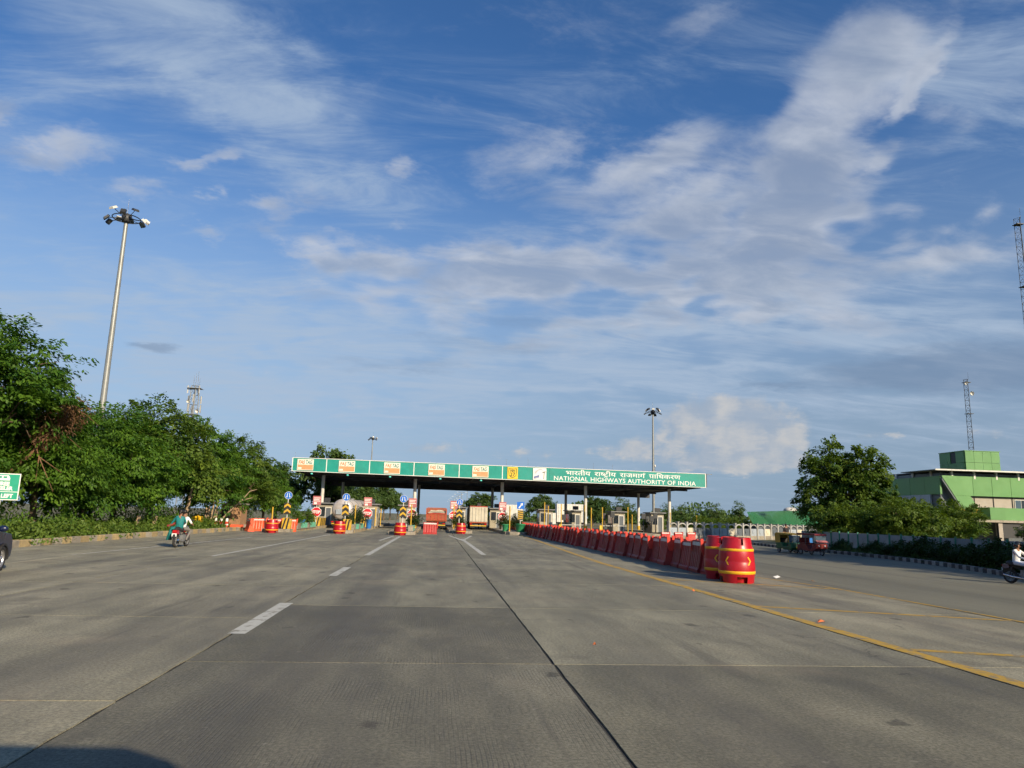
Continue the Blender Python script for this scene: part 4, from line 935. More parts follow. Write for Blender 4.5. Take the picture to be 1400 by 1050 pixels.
# ------------------------------------------------------------------ toll islands
def island(x, y0, y1, w, label):
    t = thing('toll_island', label, 'traffic island', (x, 0, 0), 0, 'toll islands')
    b = MB(); r = w/2; pts = [(-r, y0+r*.8), (-r*.7, y0+r*.25), (0, y0), (r*.7, y0+r*.25), (r, y0+r*.8), (r, y1), (-r, y1)]
    b.prism(pts, -.02, .26, 'z'); b.build('base', 'kerb_concrete', t)
    L = .8; k = 0; yy = y0 + r*.8 + L/2
    while yy < min(y1, y0 + 26):
        for s in (-1, 1):
            MB().bb(s*r-.07, s*r+.07, yy-L/2+.01, yy+L/2-.01, .0, .275).build('kerb_stone', 'kerb_yellow' if k % 2 else 'kerb_concrete', t)
        yy += L; k += 1
    return t
ISL = [(-13.6, 63.8, 'leftmost toll island with mint-green planter wall and shrubs'), (-8.4, 65.0, 'toll island beside the silver tanker'), (-3.0, 65.2, 'toll island left of the orange truck'), (2.5, 74.6, 'toll island between the orange and beige trucks'), (8.2, 74.0, 'toll island right of the beige truck, where the long barrier row ends'),
       (14.1, 84.0, 'first toll island right of the barrier row'), (19.5, 84.0, 'second toll island right of the barrier row'), (25.2, 84.0, 'third toll island right of the barrier row'), (30.9, 84.0, 'outermost toll island at the right end')]
for x, y, lb in ISL: island(x, y, 118, 2.2, lb)

def arrow_sign(loc, label, square=False, blue='sign_blue'):
    t = thing('lane_sign', label, 'road sign', loc, 0, 'blue lane signs over hazard boards')
    MB().cyl((0, 0, 0), (0, 0, 2.9), .04, .04, 8).build('post', 'white_paint', t)
    if square:
        p = MB().bb(-.40, .40, -.06, -.03, 2.45, 3.2).build('sign_plate', blue, t)
        a = MB(); a.prism([(-.24, 2.58), (-.12, 2.50), (.12, 2.86), (.22, 2.80), (.24, 3.10), (-.04, 2.98), (.04, 2.92)], -.07, -.064, 'y'); a.build('arrow', 'sign_white', p)
    else:
        d = MB(); d.cyl((0, -.03, 2.95), (0, -.06, 2.95), .34, .34, 24); p = d.build('sign_plate', blue, t)
        r_ = MB()
        for i in range(24):
            a, b = 2*pi*i/24, 2*pi*(i+1)/24
            r_.quad((.34*cos(a), -.064, 2.95+.34*sin(a)), (.34*cos(b), -.064, 2.95+.34*sin(b)), (.318*cos(b), -.064, 2.95+.318*sin(b)), (.318*cos(a), -.064, 2.95+.318*sin(a)))
        r_.build('border', 'sign_white', p)
        for s in (-1, 1):
            a = MB(); a.prism([(s*.05, 3.14), (s*.10, 3.14), (s*.14, 2.88), (s*.18, 2.87), (s*.13, 2.74), (s*.06, 2.86), (s*.095, 2.87)], -.07, -.0645, 'y'); a.build('arrow', 'sign_white', p)
    hb = MB().bb(-.30, .30, -.075, -.045, 1.30, 2.30).build('hazard_board', 'hazard_black', t)
    if square:
        for k in range(5):
            z = 1.32 + k*.2; MB().prism([(-.29, z), (-.29, z+.10), (.29, z+.24 if z+.24 < 2.29 else 2.29), (.29, z+.14)], -.085, -.077, 'y').build('stripe', 'hazard_yellow', hb)
    else:
        for z in (1.36, 1.84):
            MB().prism([(-.29, z), (0, z+.22), (.29, z), (.29, z+.20), (0, z+.42), (-.29, z+.20)], -.085, -.077, 'y').build('chevron', 'hazard_yellow', hb)
for x, y, lb in ((-13.2, 67.0, 'round blue sign over a chevron board on the leftmost toll island'), (-8.2, 67.6, 'round blue sign over a chevron board in front of the tanker'), (-3.05, 67.6, 'round blue sign over a chevron board left of the orange truck'), (2.35, 77.0, 'round blue sign over a chevron board right of the orange truck')):
    arrow_sign((x, y, .2), lb)
arrow_sign((9.0, 79.0, .2), 'square blue sign with a diagonal arrow over a striped board', True)

def stop_sign(loc, label):
    t = thing('stop_sign', label, 'road sign', loc, 0, 'stop signs at the toll islands')
    MB().cyl((0, 0, 0), (0, 0, 3.0), .04, .04, 8).build('post', 'white_paint', t)
    def octo(r, y0, y1): return MB().prism([(r*cos(pi/8 + k*pi/4), 1.55 + r*sin(pi/8 + k*pi/4)) for k in range(8)], y0, y1, 'y')
    p = octo(.56, -.08, -.05).build('sign_plate', 'sign_white', t); octo(.50, -.088, -.082).build('red_face', 'sign_red', p)
    tx, tw = text_mb('STOP', .42, .02); tx.v = [(-.40 + v[0]*.80/tw, -.094, 1.40 + v[2]) for v in tx.v]; tx.build('lettering', 'sign_white', p)
    q = MB().bb(-.42, .42, -.075, -.05, 2.28, 3.22).build('notice_board', 'sign_pink', t)
    for k in range(3): MB().bb(-.34, .34 - .1*(k % 2), -.084, -.078, 2.98-k*.16, 3.05-k*.16).build('notice_line', 'sign_white', q)
    MB().bb(-.30, .0, -.084, -.078, 2.36, 2.56).build('notice_patch', 'sign_white', q)
for x, y, lb in ((-12.75, 80.0, 'stop sign under a pink notice board left of the tanker'), (-7.3, 79.0, 'stop sign under a pink notice board right of the tanker'), (-2.55, 77.5, 'stop sign under a pink notice board left of the orange truck'), (1.95, 85.0, 'stop sign partly behind the blue sign right of the orange truck'), (7.5, 84.0, 'stop sign at the white column right of the beige truck')):
    stop_sign((x, y, .2), lb)

def yellow_pole(loc, h, label, cat='pole'):
    t = thing('guard_pole', label, cat, loc, 0, 'yellow guard poles')
    MB().cyl((0, 0, 0), (0, 0, h), .06, .06, 10).build('shaft', 'hazard_yellow', t)
    MB().cyl((0, 0, h), (0, 0, h+.04), .085, .05, 10).build('cap', 'hazard_yellow', t)
    MB().cyl((0, 0, 0), (0, 0, .12), .14, .12, 10).build('foot', 'steel_grey', t)
for x, y, h, lb in ((-14.0, 64.8, 1.85, 'slim yellow pole behind the orange barriers'), (-7.8, 72.0, 2.3, 'yellow pole in front of the right side of the tanker'), (-6.7, 90.0, 2.1, 'yellow pole at the far side of the booth beside the tanker'), (-7.1, 87.0, 2.2, 'yellow pole right behind the tanker booth'), (-2.45, 72.0, 2.5, 'yellow pole left of the orange truck, before its stop sign'), (1.85, 80.0, 2.7, 'yellow pole right of the orange truck'), (7.45, 74.9, 2.6, 'stout yellow pole at the planter right of the beige truck'),
      (13.1, 89.0, 3.4, 'taller yellow pole left of the first right-hand booth gap'), (13.7, 90.0, 3.0, 'yellow pole beside the taller one at the first right-hand booth'), (15.0, 88.0, 3.2, 'yellow pole right of the first right-hand booth'), (18.3, 90.0, 3.2, 'yellow pole left of the fourth front column'), (18.9, 89.0, 2.9, 'yellow pole in front of the fourth front column'), (20.3, 89.0, 3.0, 'yellow pole right of the fourth front column'), (23.5, 89.0, 3.1, 'yellow pole before the slim tree'), (24.3, 90.0, 2.2, 'short yellow pole beside the third right-hand booth'), (29.2, 90.0, 2.6, 'yellow pole left of the outermost column'), (32.6, 90.0, 2.3, 'yellow pole right of the outermost column')):
    yellow_pole((x, y, .2), h, lb)

def crash_block(loc, n, label, rz=0.0):
    t = thing('crash_block', label, 'crash barrier', loc, rz, 'striped crash blocks')
    MB().bb(-.28, .28, 0, n*.55, 0, .8).build('core', 'kerb_concrete', t)
    for k in range(n):
        for s in (-1, 1):
            b = MB(); y0 = k*.55
            b.add([(s*.30, y0, .02), (s*.30, y0+.5, .02), (s*.30, y0+.85, .92), (s*.30, y0+.35, .92), (s*.35, y0, .02), (s*.35, y0+.5, .02), (s*.35, y0+.85, .92), (s*.35, y0+.35, .92)], [(0, 1, 2, 3), (7, 6, 5, 4), (0, 4, 5, 1), (1, 5, 6, 2), (2, 6, 7, 3), (3, 7, 4, 0)])
            b.build('stripe', 'hazard_yellow' if k % 2 == 0 else 'hazard_black', t)
    f = MB(); f.prism([(-.36, .03), (.36, .03), (.30, 1.0), (-.30, 1.0)], -.09, -.01, 'y'); f.build('front_plate', 'hazard_yellow', t)
    f = MB()
    for k in range(2): f.prism([(-.34 + k*.34, .05), (-.20 + k*.34, .05), (.04 + k*.26, .97), (-.10 + k*.26, .97)], -.102, -.093, 'y')
    f.build('front_stripe', 'hazard_black', t)
for x, y, n, lb in ((-12.9, 81.5, 8, 'yellow and black crash block below the leftmost stop sign'), (-8.0, 83.0, 8, 'yellow and black crash block at the booth beside the tanker'), (-2.55, 82.0, 8, 'yellow and black crash block left of the orange truck'), (2.5, 88.0, 6, 'yellow and black crash block right of the orange truck'), (8.2, 88.5, 6, 'yellow and black crash block at the centre column'), (-12.9, 65.3, 1, 'yellow wedge plate at the nose of the leftmost island'), (-7.9, 66.6, 1, 'yellow wedge plate at the nose of the tanker island')):
    crash_block((x, y, .2), n, lb)

TT['pot'] = tree_type(121, 1.5, .62, .3, 5, 60, 30, 'leaf_lime', flat=.9, r=.04, L=.13, W=.06, spray=(.25, .4), droop=.2, low=-.9)
TT['pot2'] = tree_type(131, 1.7, .8, .2, 5, 70, 30, 'hedge_leaf', flat=.9, r=.04, L=.13, W=.07, spray=(.28, .4), droop=.2, low=-.9)
for x, y, tt, sc, lb in ((-12.7, 69.5, 'pot', 1.0, 'lime-green potted shrub nearest the leftmost blue sign'), (-12.6, 74.0, 'pot', 1.25, 'rounder lime-green shrub left of the leftmost stop sign'), (-7.7, 74.0, 'pot2', 1.25, 'dark shrub on the island right of the tanker'), (-8.3, 71.0, 'pot2', .9, 'small dark shrub in front of the tanker'), (-2.3, 75.0, 'pot2', 1.1, 'dark shrub below the stop sign left of the orange truck'), (2.3, 80.0, 'pot2', 1.1, 'dark shrub behind the chevron board right of the orange truck'), (8.6, 80.0, 'pot2', 1.1, 'dark shrub at the foot of the square blue sign'), (7.3, 79.0, 'pot2', 1.1, 'dark shrub left of the stout yellow pole')):
    plant_tree(TT[tt], 'island_shrub', lb, (x, y, .2), x, sc, 'shrubs on the toll islands', 'shrub')
for x, y0, y1, lb in ((-12.6, 68.0, 78.0, 'mint-green low wall on the leftmost island'), (-7.65, 68.5, 77.0, 'mint-green low wall on the tanker island'), (-2.35, 69.0, 75.0, 'mint-green low wall on the island left of the orange truck')):
    t = thing('planter_wall', lb, 'low wall', (x, y0, .2), 0, 'mint-green planter walls'); L = (y1-y0)/6
    MB().bb(-.25, .25, 0, y1-y0, 0, .06).build('footing', 'kerb_concrete', t)
    for k in range(6): MB().bb(-.22, .22, k*L+.02, (k+1)*L-.02, .06, .52).build('wall_block', 'wall_mint' if k % 3 else 'kerb_concrete', t)
def tub(loc, label, mk, r=.3, h=.62, name='plastic_tub'):
    t = thing(name, label, 'tub', loc, 0)
    MB().lathe([(r*.8, 0), (r*.84, h*.05), (r*.98, h*.9), (r*1.08, h*.92), (r*1.08, h), (r*.98, h), (r*.9, h*.5)], 18).build('body', mk, t)
    MB().lathe([(0.001, h*.8), (r*.93, h*.8)], 18).build('soil_fill', 'soil', t)
tub((-12.85, 72.0, .2), 'blue plastic tub between the two lime-green shrubs', 'plastic_blue', .38, .8)
tub((-6.95, 77.5, .2), 'blue plastic tub at the foot of the stop sign right of the tanker', 'plastic_blue', .3, .95)
tub((8.7, 76.0, .2), 'green planter tub at the far end of the long barrier row', 'planter_green', .5, .9)
tub((7.25, 77.5, .2), 'green planter tub left of the stout yellow pole', 'planter_green', .35, .8)

def booth(loc, label, w=1.7, d=3.0, h=2.5):
    t = thing('toll_booth', label, 'toll booth', loc, 0, 'toll booths')
    b = MB()     # walls with real openings: corner posts, sill walls, lintels
    for sx in (-1, 1):
        for yy in (.07, d-.07): b.box((sx*(w/2-.07), yy, h/2), (.14, .14, h))
        b.bb(sx*(w/2-.05)-.05, sx*(w/2-.05)+.05, .14, d-.14, 0, 1.0); b.bb(sx*(w/2-.05)-.05, sx*(w/2-.05)+.05, .14, d-.14, 2.1, h)
    b.bb(-w/2+.14, -.02, .02, .12, 0, 1.0); b.bb(-w/2+.14, w/2-.14, .02, .12, 2.1, h); b.bb(-w/2+.14, w/2-.14, d-.12, d-.02, 0, h)
    b.build('wall', 'booth_paint', t)
    g = MB(); g.bb(-w/2+.14, -.06, .05, .07, 1.0, 2.1); g.build('window', 'glass_dark', t)
    for sx in (-1, 1): MB().bb(sx*(w/2-.06)-.01, sx*(w/2-.06)+.01, .14, d-.14, 1.0, 2.1).build('window', 'glass_dark', t)
    fr = MB(); fr.bb(-.02, .06, -.02, .14, 0, 2.1); fr.bb(w/2-.22, w/2-.14, -.02, .14, 0, 2.1); fr.bb(.06, w/2-.22, -.02, .14, 2.0, 2.1); dr = fr.build('door_frame', 'white_paint', t)
    MB().bb(.06, w/2-.22, .05, .09, .02, 2.0).build('door', 'clad_dark', t)
    MB().bb(-w/2-.25, w/2+.25, -.35, d+.3, h+.005, h+.14).build('roof', 'steel_grey', t)
    k = MB(); k.box((.1, .3, h+.45), (.75, .25, .5)); k.bb(.07, .13, .27, .33, h+.14, h+.25); k.build('lane_display', 'dark_metal', t)
BTH = [(-13.3, 90.0, 'cream toll booth on the leftmost island behind the striped block'), (-7.9, 89.0, 'cream toll booth with flat roof just right of the tanker'), (-3.6, 90.0, 'toll booth behind the column left of the orange truck'), (2.9, 96.0, 'toll booth between the orange and beige trucks'), (8.0, 99.0, 'toll booth at the centre column right of the beige truck'), (14.2, 95.0, 'toll booth with white door frame, first right of the barrier row end'), (18.7, 98.5, 'toll booth behind the fourth front column'), (24.1, 96.0, 'toll booth left of the slim tree, third on the right side'), (29.4, 96.0, 'outermost toll booth near the right end column')]
for x, y, lb in BTH: booth((x, y, .24), lb)
# lattice boards / posts cluttering the right lanes
for k, (x, y, h, mk_) in enumerate([(16.2, 93, 1.9, 'dark_metal'), (21.4, 93, 2.2, 'dark_metal'), (22.3, 92, 2.4, 'dark_metal'), (26.6, 93, 2.3, 'dark_metal'), (27.4, 92, 2.0, 'dark_metal'), (28.2, 93, 2.4, 'dark_metal'), (5.6, 98, 3.2, 'dark_metal')]):
    t = thing('reader_post', 'dark reader post with a boxed head, %s from the left among the booths' % ['second', 'third', 'fourth', 'fifth', 'sixth', 'seventh', 'first'][k], 'post', (x, y, 0), 0, 'dark reader posts')
    MB().cyl((0, 0, 0), (0, 0, h), .07, .06, 8).build('shaft', mk_, t); MB().box((0, 0, h), (.5, .3, .7)).build('head', mk_, t); MB().box((0, 0, .06), (.4, .4, .12)).build('foot', 'steel_grey', t)
for k, (x, y) in enumerate([(15.6, 92.0), (20.9, 92.5)]):
    t = thing('boom_gate', ['white boom arm lowered across the first right-hand lane', 'white boom arm lowered right of the fourth column'][k], 'boom gate', (x, y, 0), 0, 'boom gates')
    MB().box((0, 0, .5), (.35, .3, 1.0)).build('housing', 'rail_yellow', t); MB().cyl((.1, -.18, .95), (3.3, -.18, 1.0), .045, .035, 8).build('arm', 'white_paint', t)

# ------------------------------------------------------------------ people (one continuous skinned surface each)
def skin_body(name, joints, bones, parent, mats):
    """joints {n:(x,y,z,r)}; bones [(a,b,material)], first joint = root (pelvis)"""
    names = list(joints); idx = {n: i for i, n in enumerate(names)}
    me = bpy.data.meshes.new('tmp'); me.from_pydata([joints[n][:3] for n in names], [(idx[a], idx[b]) for a, b, _ in bones], [])
    ob = bpy.data.objects.new('tmp', me); COL.objects.link(ob)
    md = ob.modifiers.new('s', 'SKIN'); md.use_smooth_shade = True
    for i, n in enumerate(names):
        sv = me.skin_vertices[0].data[i]; r = joints[n][3]; sv.radius = (r, r) if not hasattr(r, '__len__') else r; sv.use_root = (i == 0)
    ob.modifiers.new('d', 'SUBSURF').levels = 1
    bpy.context.view_layer.update()
    dg = bpy.context.evaluated_depsgraph_get(); out = bpy.data.meshes.new_from_object(ob.evaluated_get(dg)); bpy.data.objects.remove(ob)
    out.materials.clear()
    for m_ in mats: out.materials.append(MAT[m_])
    segs = [(Vector(joints[a][:3]), Vector(joints[b][:3]), mats.index(m_)) for a, b, m_ in bones]
    for p in out.polygons:
        c = p.center; best = None
        for a, b, k in segs:
            ab = b-a; t = max(0, min(1, (c-a).dot(ab)/max(ab.length_squared, 1e-9))); d = (a + ab*t - c).length
            if best is None or d < best[0]: best = (d, k)
        p.material_index = best[1]; p.use_smooth = True
    out.name = name; o = bpy.data.objects.new(name, out); COL.objects.link(o); o.parent = parent; return o

def rider_joints(seat, lean=0.12, arms=((.36, .62, 1.02), (-.36, .62, 1.02)), feet=((.22, .12, .30), (-.22, .12, .30)), shoulder=.19, knees=None, h=1.0):
    x, y, z = seat
    j = {'pelvis': (x, y, z+.08, .155), 'belly': (x, y+lean*.35, z+.27, .145), 'chest': (x, y+lean*.8, z+.46, .155), 'neck': (x, y+lean*1.1, z+.62, .062), 'head': (x, y+lean*1.2+.03, z+.74, .095), 'crown': (x, y+lean*1.2, z+.85, .085)}
    for s, nm, hand, foot in ((1, 'r', arms[0], feet[0]), (-1, 'l', arms[1], feet[1])):
        sh = (x+s*shoulder, y+lean*.95, z+.55)
        el = ((sh[0]+hand[0])/2 + s*.06, (sh[1]+hand[1])/2, (sh[2]+hand[2])/2 - .10)
        j['sh'+nm] = sh + (.068,); j['el'+nm] = el + (.050,); j['ha'+nm] = tuple(hand) + (.036,)
        fd = Vector(hand) - Vector(el); fd.normalize(); j['fi'+nm] = tuple(Vector(hand) + fd*.09) + (.022,)
        hp = (x+s*.10, y+.03, z+.05); kn = (knees[0] if s > 0 else knees[1]) if knees else (x+s*.22, y+.42, z+.06)
        j['hp'+nm] = hp + (.105,); j['kn'+nm] = tuple(kn) + (.072,); j['an'+nm] = tuple(foot) + (.045,)
        j['to'+nm] = (foot[0], foot[1]+.17, foot[2]-.05, .035)
    return j
def rider_bones(top, low, sleeve, skin='skin', shoe='shoe', fore=None):
    b = [('pelvis', 'belly', top), ('belly', 'chest', top), ('chest', 'neck', skin), ('neck', 'head', skin), ('head', 'crown', skin)]
    for n in 'rl': b += [('chest', 'sh'+n, top), ('sh'+n, 'el'+n, sleeve), ('el'+n, 'ha'+n, fore or skin), ('ha'+n, 'fi'+n, skin), ('pelvis', 'hp'+n, low), ('hp'+n, 'kn'+n, low), ('kn'+n, 'an'+n, low), ('an'+n, 'to'+n, shoe)]
    return b

def wheel(mb_r, name, parent, c, r, w, spokes=7, hubmat='alloy', axis='x'):
    """tyre with rim, spokes and hub; axis x"""
    t = MB(); prof = [(r*.70, -w*.42), (r*.80, -w*.5), (r*.95, -w*.45), (r, -w*.25), (r, w*.25), (r*.95, w*.45), (r*.80, w*.5), (r*.70, w*.42)]
    t.lathe(prof, 28); M = Matrix.Rotation(pi/2, 4, 'Y'); t.xf(M); o = t.build(name, 'tyre', parent, c)
    q = MB(); q.lathe([(r*.72, -w*.40), (r*.66, -w*.30), (r*.66, w*.30), (r*.72, w*.40)], 28); q.xf(M); q.build('rim', hubmat, o)
    q = MB(); q.lathe([(0.001, -w*.42), (r*.16, -w*.40), (r*.18, w*.40), (0.001, w*.42)], 14)
    q.xf(M)
    for k in range(spokes):
        a = 2*pi*k/spokes; q.cyl((0, r*.12*cos(a), r*.12*sin(a)), (0, r*.68*cos(a), r*.68*sin(a)), r*.055 if spokes < 9 else r*.02, r*.045 if spokes < 9 else r*.02, 6)
    q.build('spokes', hubmat, o); return o

def motorcycle(loc, rz, label, body='bike_red'):
    t = thing('motorcycle', label, 'motorcycle', loc, rz)
    wheel(None, 'wheel', t, (0, -.62, .30), .30, .10, 6, 'steel_grey'); wheel(None, 'wheel', t, (0, .64, .30), .30, .09, 6, 'steel_grey')
    m = MB()
    for s in (-1, 1): m.cyl((s*.09, .64, .30), (s*.08, .42, .92), .025, .028, 8); m.cyl((s*.09, -.62, .30), (s*.10, -.45, .72), .03, .03, 8); m.cyl((s*.07, -.62, .30), (s*.06, -.05, .34), .022, .022, 6)
    m.tube([(0, .42, .86), (0, .2, .62), (0, -.1, .58), (0, -.5, .70), (0, -.80, .74)], .03, 8); m.build('frame', 'dark_metal', t)
    m = MB(); m.box((0, .06, .42), (.24, .40, .32)); m.cyl((0, .2, .40), (0, .36, .50), .09, .09, 10); m.build('engine', 'steel_grey', t)
    m = MB(); m.tube([(.13, .25, .33), (.15, 0, .24), (.16, -.4, .28), (.17, -.80, .36)], [.025, .03, .05, .045], 10); m.build('exhaust', 'chrome', t)
    m = MB(); m.ell((0, .20, .80), (.145, .28, .135)); m.build('fuel_tank', body, t)
    m = MB(); m.tube([(0, .0, .80), (0, -.3, .79), (0, -.62, .84), (0, -.74, .85)], [.11, .14, .12, .06], 10); m.build('seat', 'black_plastic', t)
    m = MB(); m.prism([(-.12, .62), (.12, .62), (.10, .80), (-.10, .80)], -.86, -.60, 'y'); m.build('tail_cowl', body, t)
    m = MB(); m.box((0, -.875, .75), (.16, .03, .07)); m.build('tail_light', 'lamp_red', t)
    m = MB(); m.box((0, -.89, .58), (.22, .015, .14)); m.build('number_plate', 'sign_white', t)
    m = MB(); m.tube([(0, -.44, .64), (0, -.66, .66), (0, -.86, .56), (0, -.92, .44)], [.07, .075, .075, .07], 8); m.build('rear_mudguard', 'black_plastic', t)
    m = MB(); m.tube([(0, .86, .50), (0, .70, .62), (0, .50, .58)], [.05, .055, .05], 8); m.build('front_mudguard', body, t)
    m = MB(); m.tube([(-.38, .26, 1.02), (-.18, .38, 1.0), (0, .42, .94), (.18, .38, 1.0), (.38, .26, 1.02)], .018, 8); m.build('handlebar', 'dark_metal', t)
    for s in (-1, 1): q = MB(); q.cyl((s*.30, .30, 1.02), (s*.34, .28, 1.22), .008, .008, 5); q.ell((s*.34, .27, 1.25), (.06, .02, .045)); q.build('mirror', 'black_plastic', t)
    m = MB(); m.ell((0, .50, .88), (.11, .10, .11)); m.build('headlight', 'lamp_clear', t)
    return t

# left: two people riding away on a red motorcycle
LB = (-12.02, 36.6, 0); LRZ = radians(-3)
motorcycle(LB, LRZ, 'red motorcycle carrying two people along the left lane', 'bike_red')
pd_ = thing('person', 'motorcycle driver in a white shirt with dark hair, seen from behind', 'person', LB, LRZ)
skin_body('body', rider_joints((0, .02, .80), .10, ((.36, .26, 1.05), (-.36, .26, 1.05)), ((.20, .05, .33), (-.20, .05, .33)), knees=((.27, .34, .78), (-.27, .34, .78))), rider_bones('shirt_white', 'trouser_grey', 'shirt_white'), pd_, ['shirt_white', 'trouser_grey', 'skin', 'shoe'])
m = MB(); m.ell((0, .12, 1.645), (.105, .115, .11), nu=14, nv=10); m.build('hair', 'hair', pd_)
pp = thing('person', 'passenger in teal clothing sitting sideways behind the driver', 'person', LB, LRZ)
pj = rider_joints((-.02, -.36, .84), .03, ((.12, -.05, 1.10), (-.50, -.28, .98)), ((-.42, -.22, .40), (-.40, -.42, .38)), shoulder=.17, knees=((-.38, -.20, .86), (-.38, -.42, .85)), h=.95)
skin_body('body', pj, rider_bones('sari_teal', 'sari_teal', 'sari_teal'), pp, ['sari_teal', 'skin', 'shoe'])
m = MB(); m.ell((0, -.34, 1.655), (.10, .11, .11), nu=14, nv=10); m.ell((0, -.46, 1.60), (.06, .06, .06)); m.build('hair', 'hair', pp)
m = MB()   # hanging folds of cloth on the left side
cols_ = 9; vs = []; fs = []
for i in range(cols_):
    f = i/(cols_-1); yb = -.52 + .44*f; wv2 = .035*sin(f*18)
    for kz in range(6):
        g_ = kz/5; vs.append((-.30 - .16*sin(g_*1.3) - wv2*g_ - .02, yb + .05*(f-.5)*g_, .95 - .62*g_))
for i in range(cols_-1):
    for kz in range(5): a = i*6+kz; fs.append((a, a+1, a+7, a+6))
m.add(vs, fs, 0, True); m.add([(x-.02, y, z) for x, y, z in vs], fs, 0, True)
m.build('draped_cloth', 'sari_teal', pp)
m = MB(); m.tube([(-.20, -.26, 1.12), (-.42, -.26, 1.02), (-.62, -.20, .97)], [.05, .055, .05], 8); m.build('shawl', 'shawl_red', pp)
# right: helmeted rider coming towards us at the frame edge
RB = (20.42, 23.95, 0); RRZ = atan2(-.34, -.94)
motorcycle(RB, RRZ, 'dark motorcycle cut by the right edge of the picture', 'bike_maroon')
pr = thing('person', 'rider in a white shirt, pale trousers and black helmet at the right edge', 'person', RB, RRZ)
skin_body('body', rider_joints((0, -.34, .82), .08, ((.34, .28, 1.05), (-.34, .28, 1.05)), ((.20, .06, .33), (-.20, .06, .33)), knees=((.25, .28, .80), (-.25, .28, .80))), rider_bones('shirt_white', 'trouser_light', 'shirt_white', fore='shirt_white'), pr, ['shirt_white', 'trouser_light', 'skin', 'shoe'])
m = MB(); m.lathe([(.001, .155), (.07, .145), (.115, .10), (.138, .03), (.138, -.06), (.125, -.12)], 18, c=(0, -.22, 1.63), skip=lambda k, i: k >= 3 and 2 <= i <= 6); hl = m.build('helmet', 'helmet_black', pr)
m = MB(); m.ell((0, -.115, 1.555), (.016, .025, .02)); m.build('nose', 'skin', pr)
m = MB(); m.tube([(.185, -.27, 1.32), (.20, -.20, 1.24)], [.062, .058], 8); m.build('sleeve_patch', 'shawl_red', pr)
for o in (pr, bpy.data.objects['motorcycle.001']): o.scale = (.82,)*3
# dark standing figure by the arched fence
ps = thing('person', 'dark-clothed person standing left of the yellow and green rickshaw', 'person', (26.8, 54.4, 0.12), .3)
sj = {'pelvis': (0, 0, .92, .15), 'belly': (0, 0, 1.10, .14), 'chest': (0, 0, 1.30, .155), 'neck': (0, 0, 1.47, .06), 'head': (0, -.02, 1.58, .09), 'crown': (0, 0, 1.68, .08)}
for s, n in ((1, 'r'), (-1, 'l')):
    sj.update({'sh'+n: (s*.19, 0, 1.40, .065), 'el'+n: (s*.25, .02, 1.13, .05), 'ha'+n: (s*.24, -.06, .90, .038), 'fi'+n: (s*.23, -.08, .81, .025), 'hp'+n: (s*.10, 0, .88, .11), 'kn'+n: (s*.11, -.02, .48, .075), 'an'+n: (s*.11, .02, .08, .05), 'to'+n: (s*.12, -.14, .04, .035)})
skin_body('body', sj, rider_bones('cloth_dark', 'cloth_dark', 'cloth_dark'), ps, ['cloth_dark', 'skin', 'shoe'])
m = MB(); m.ell((0, .01, 1.635), (.10, .11, .10), nu=14); m.build('hair', 'hair', ps)

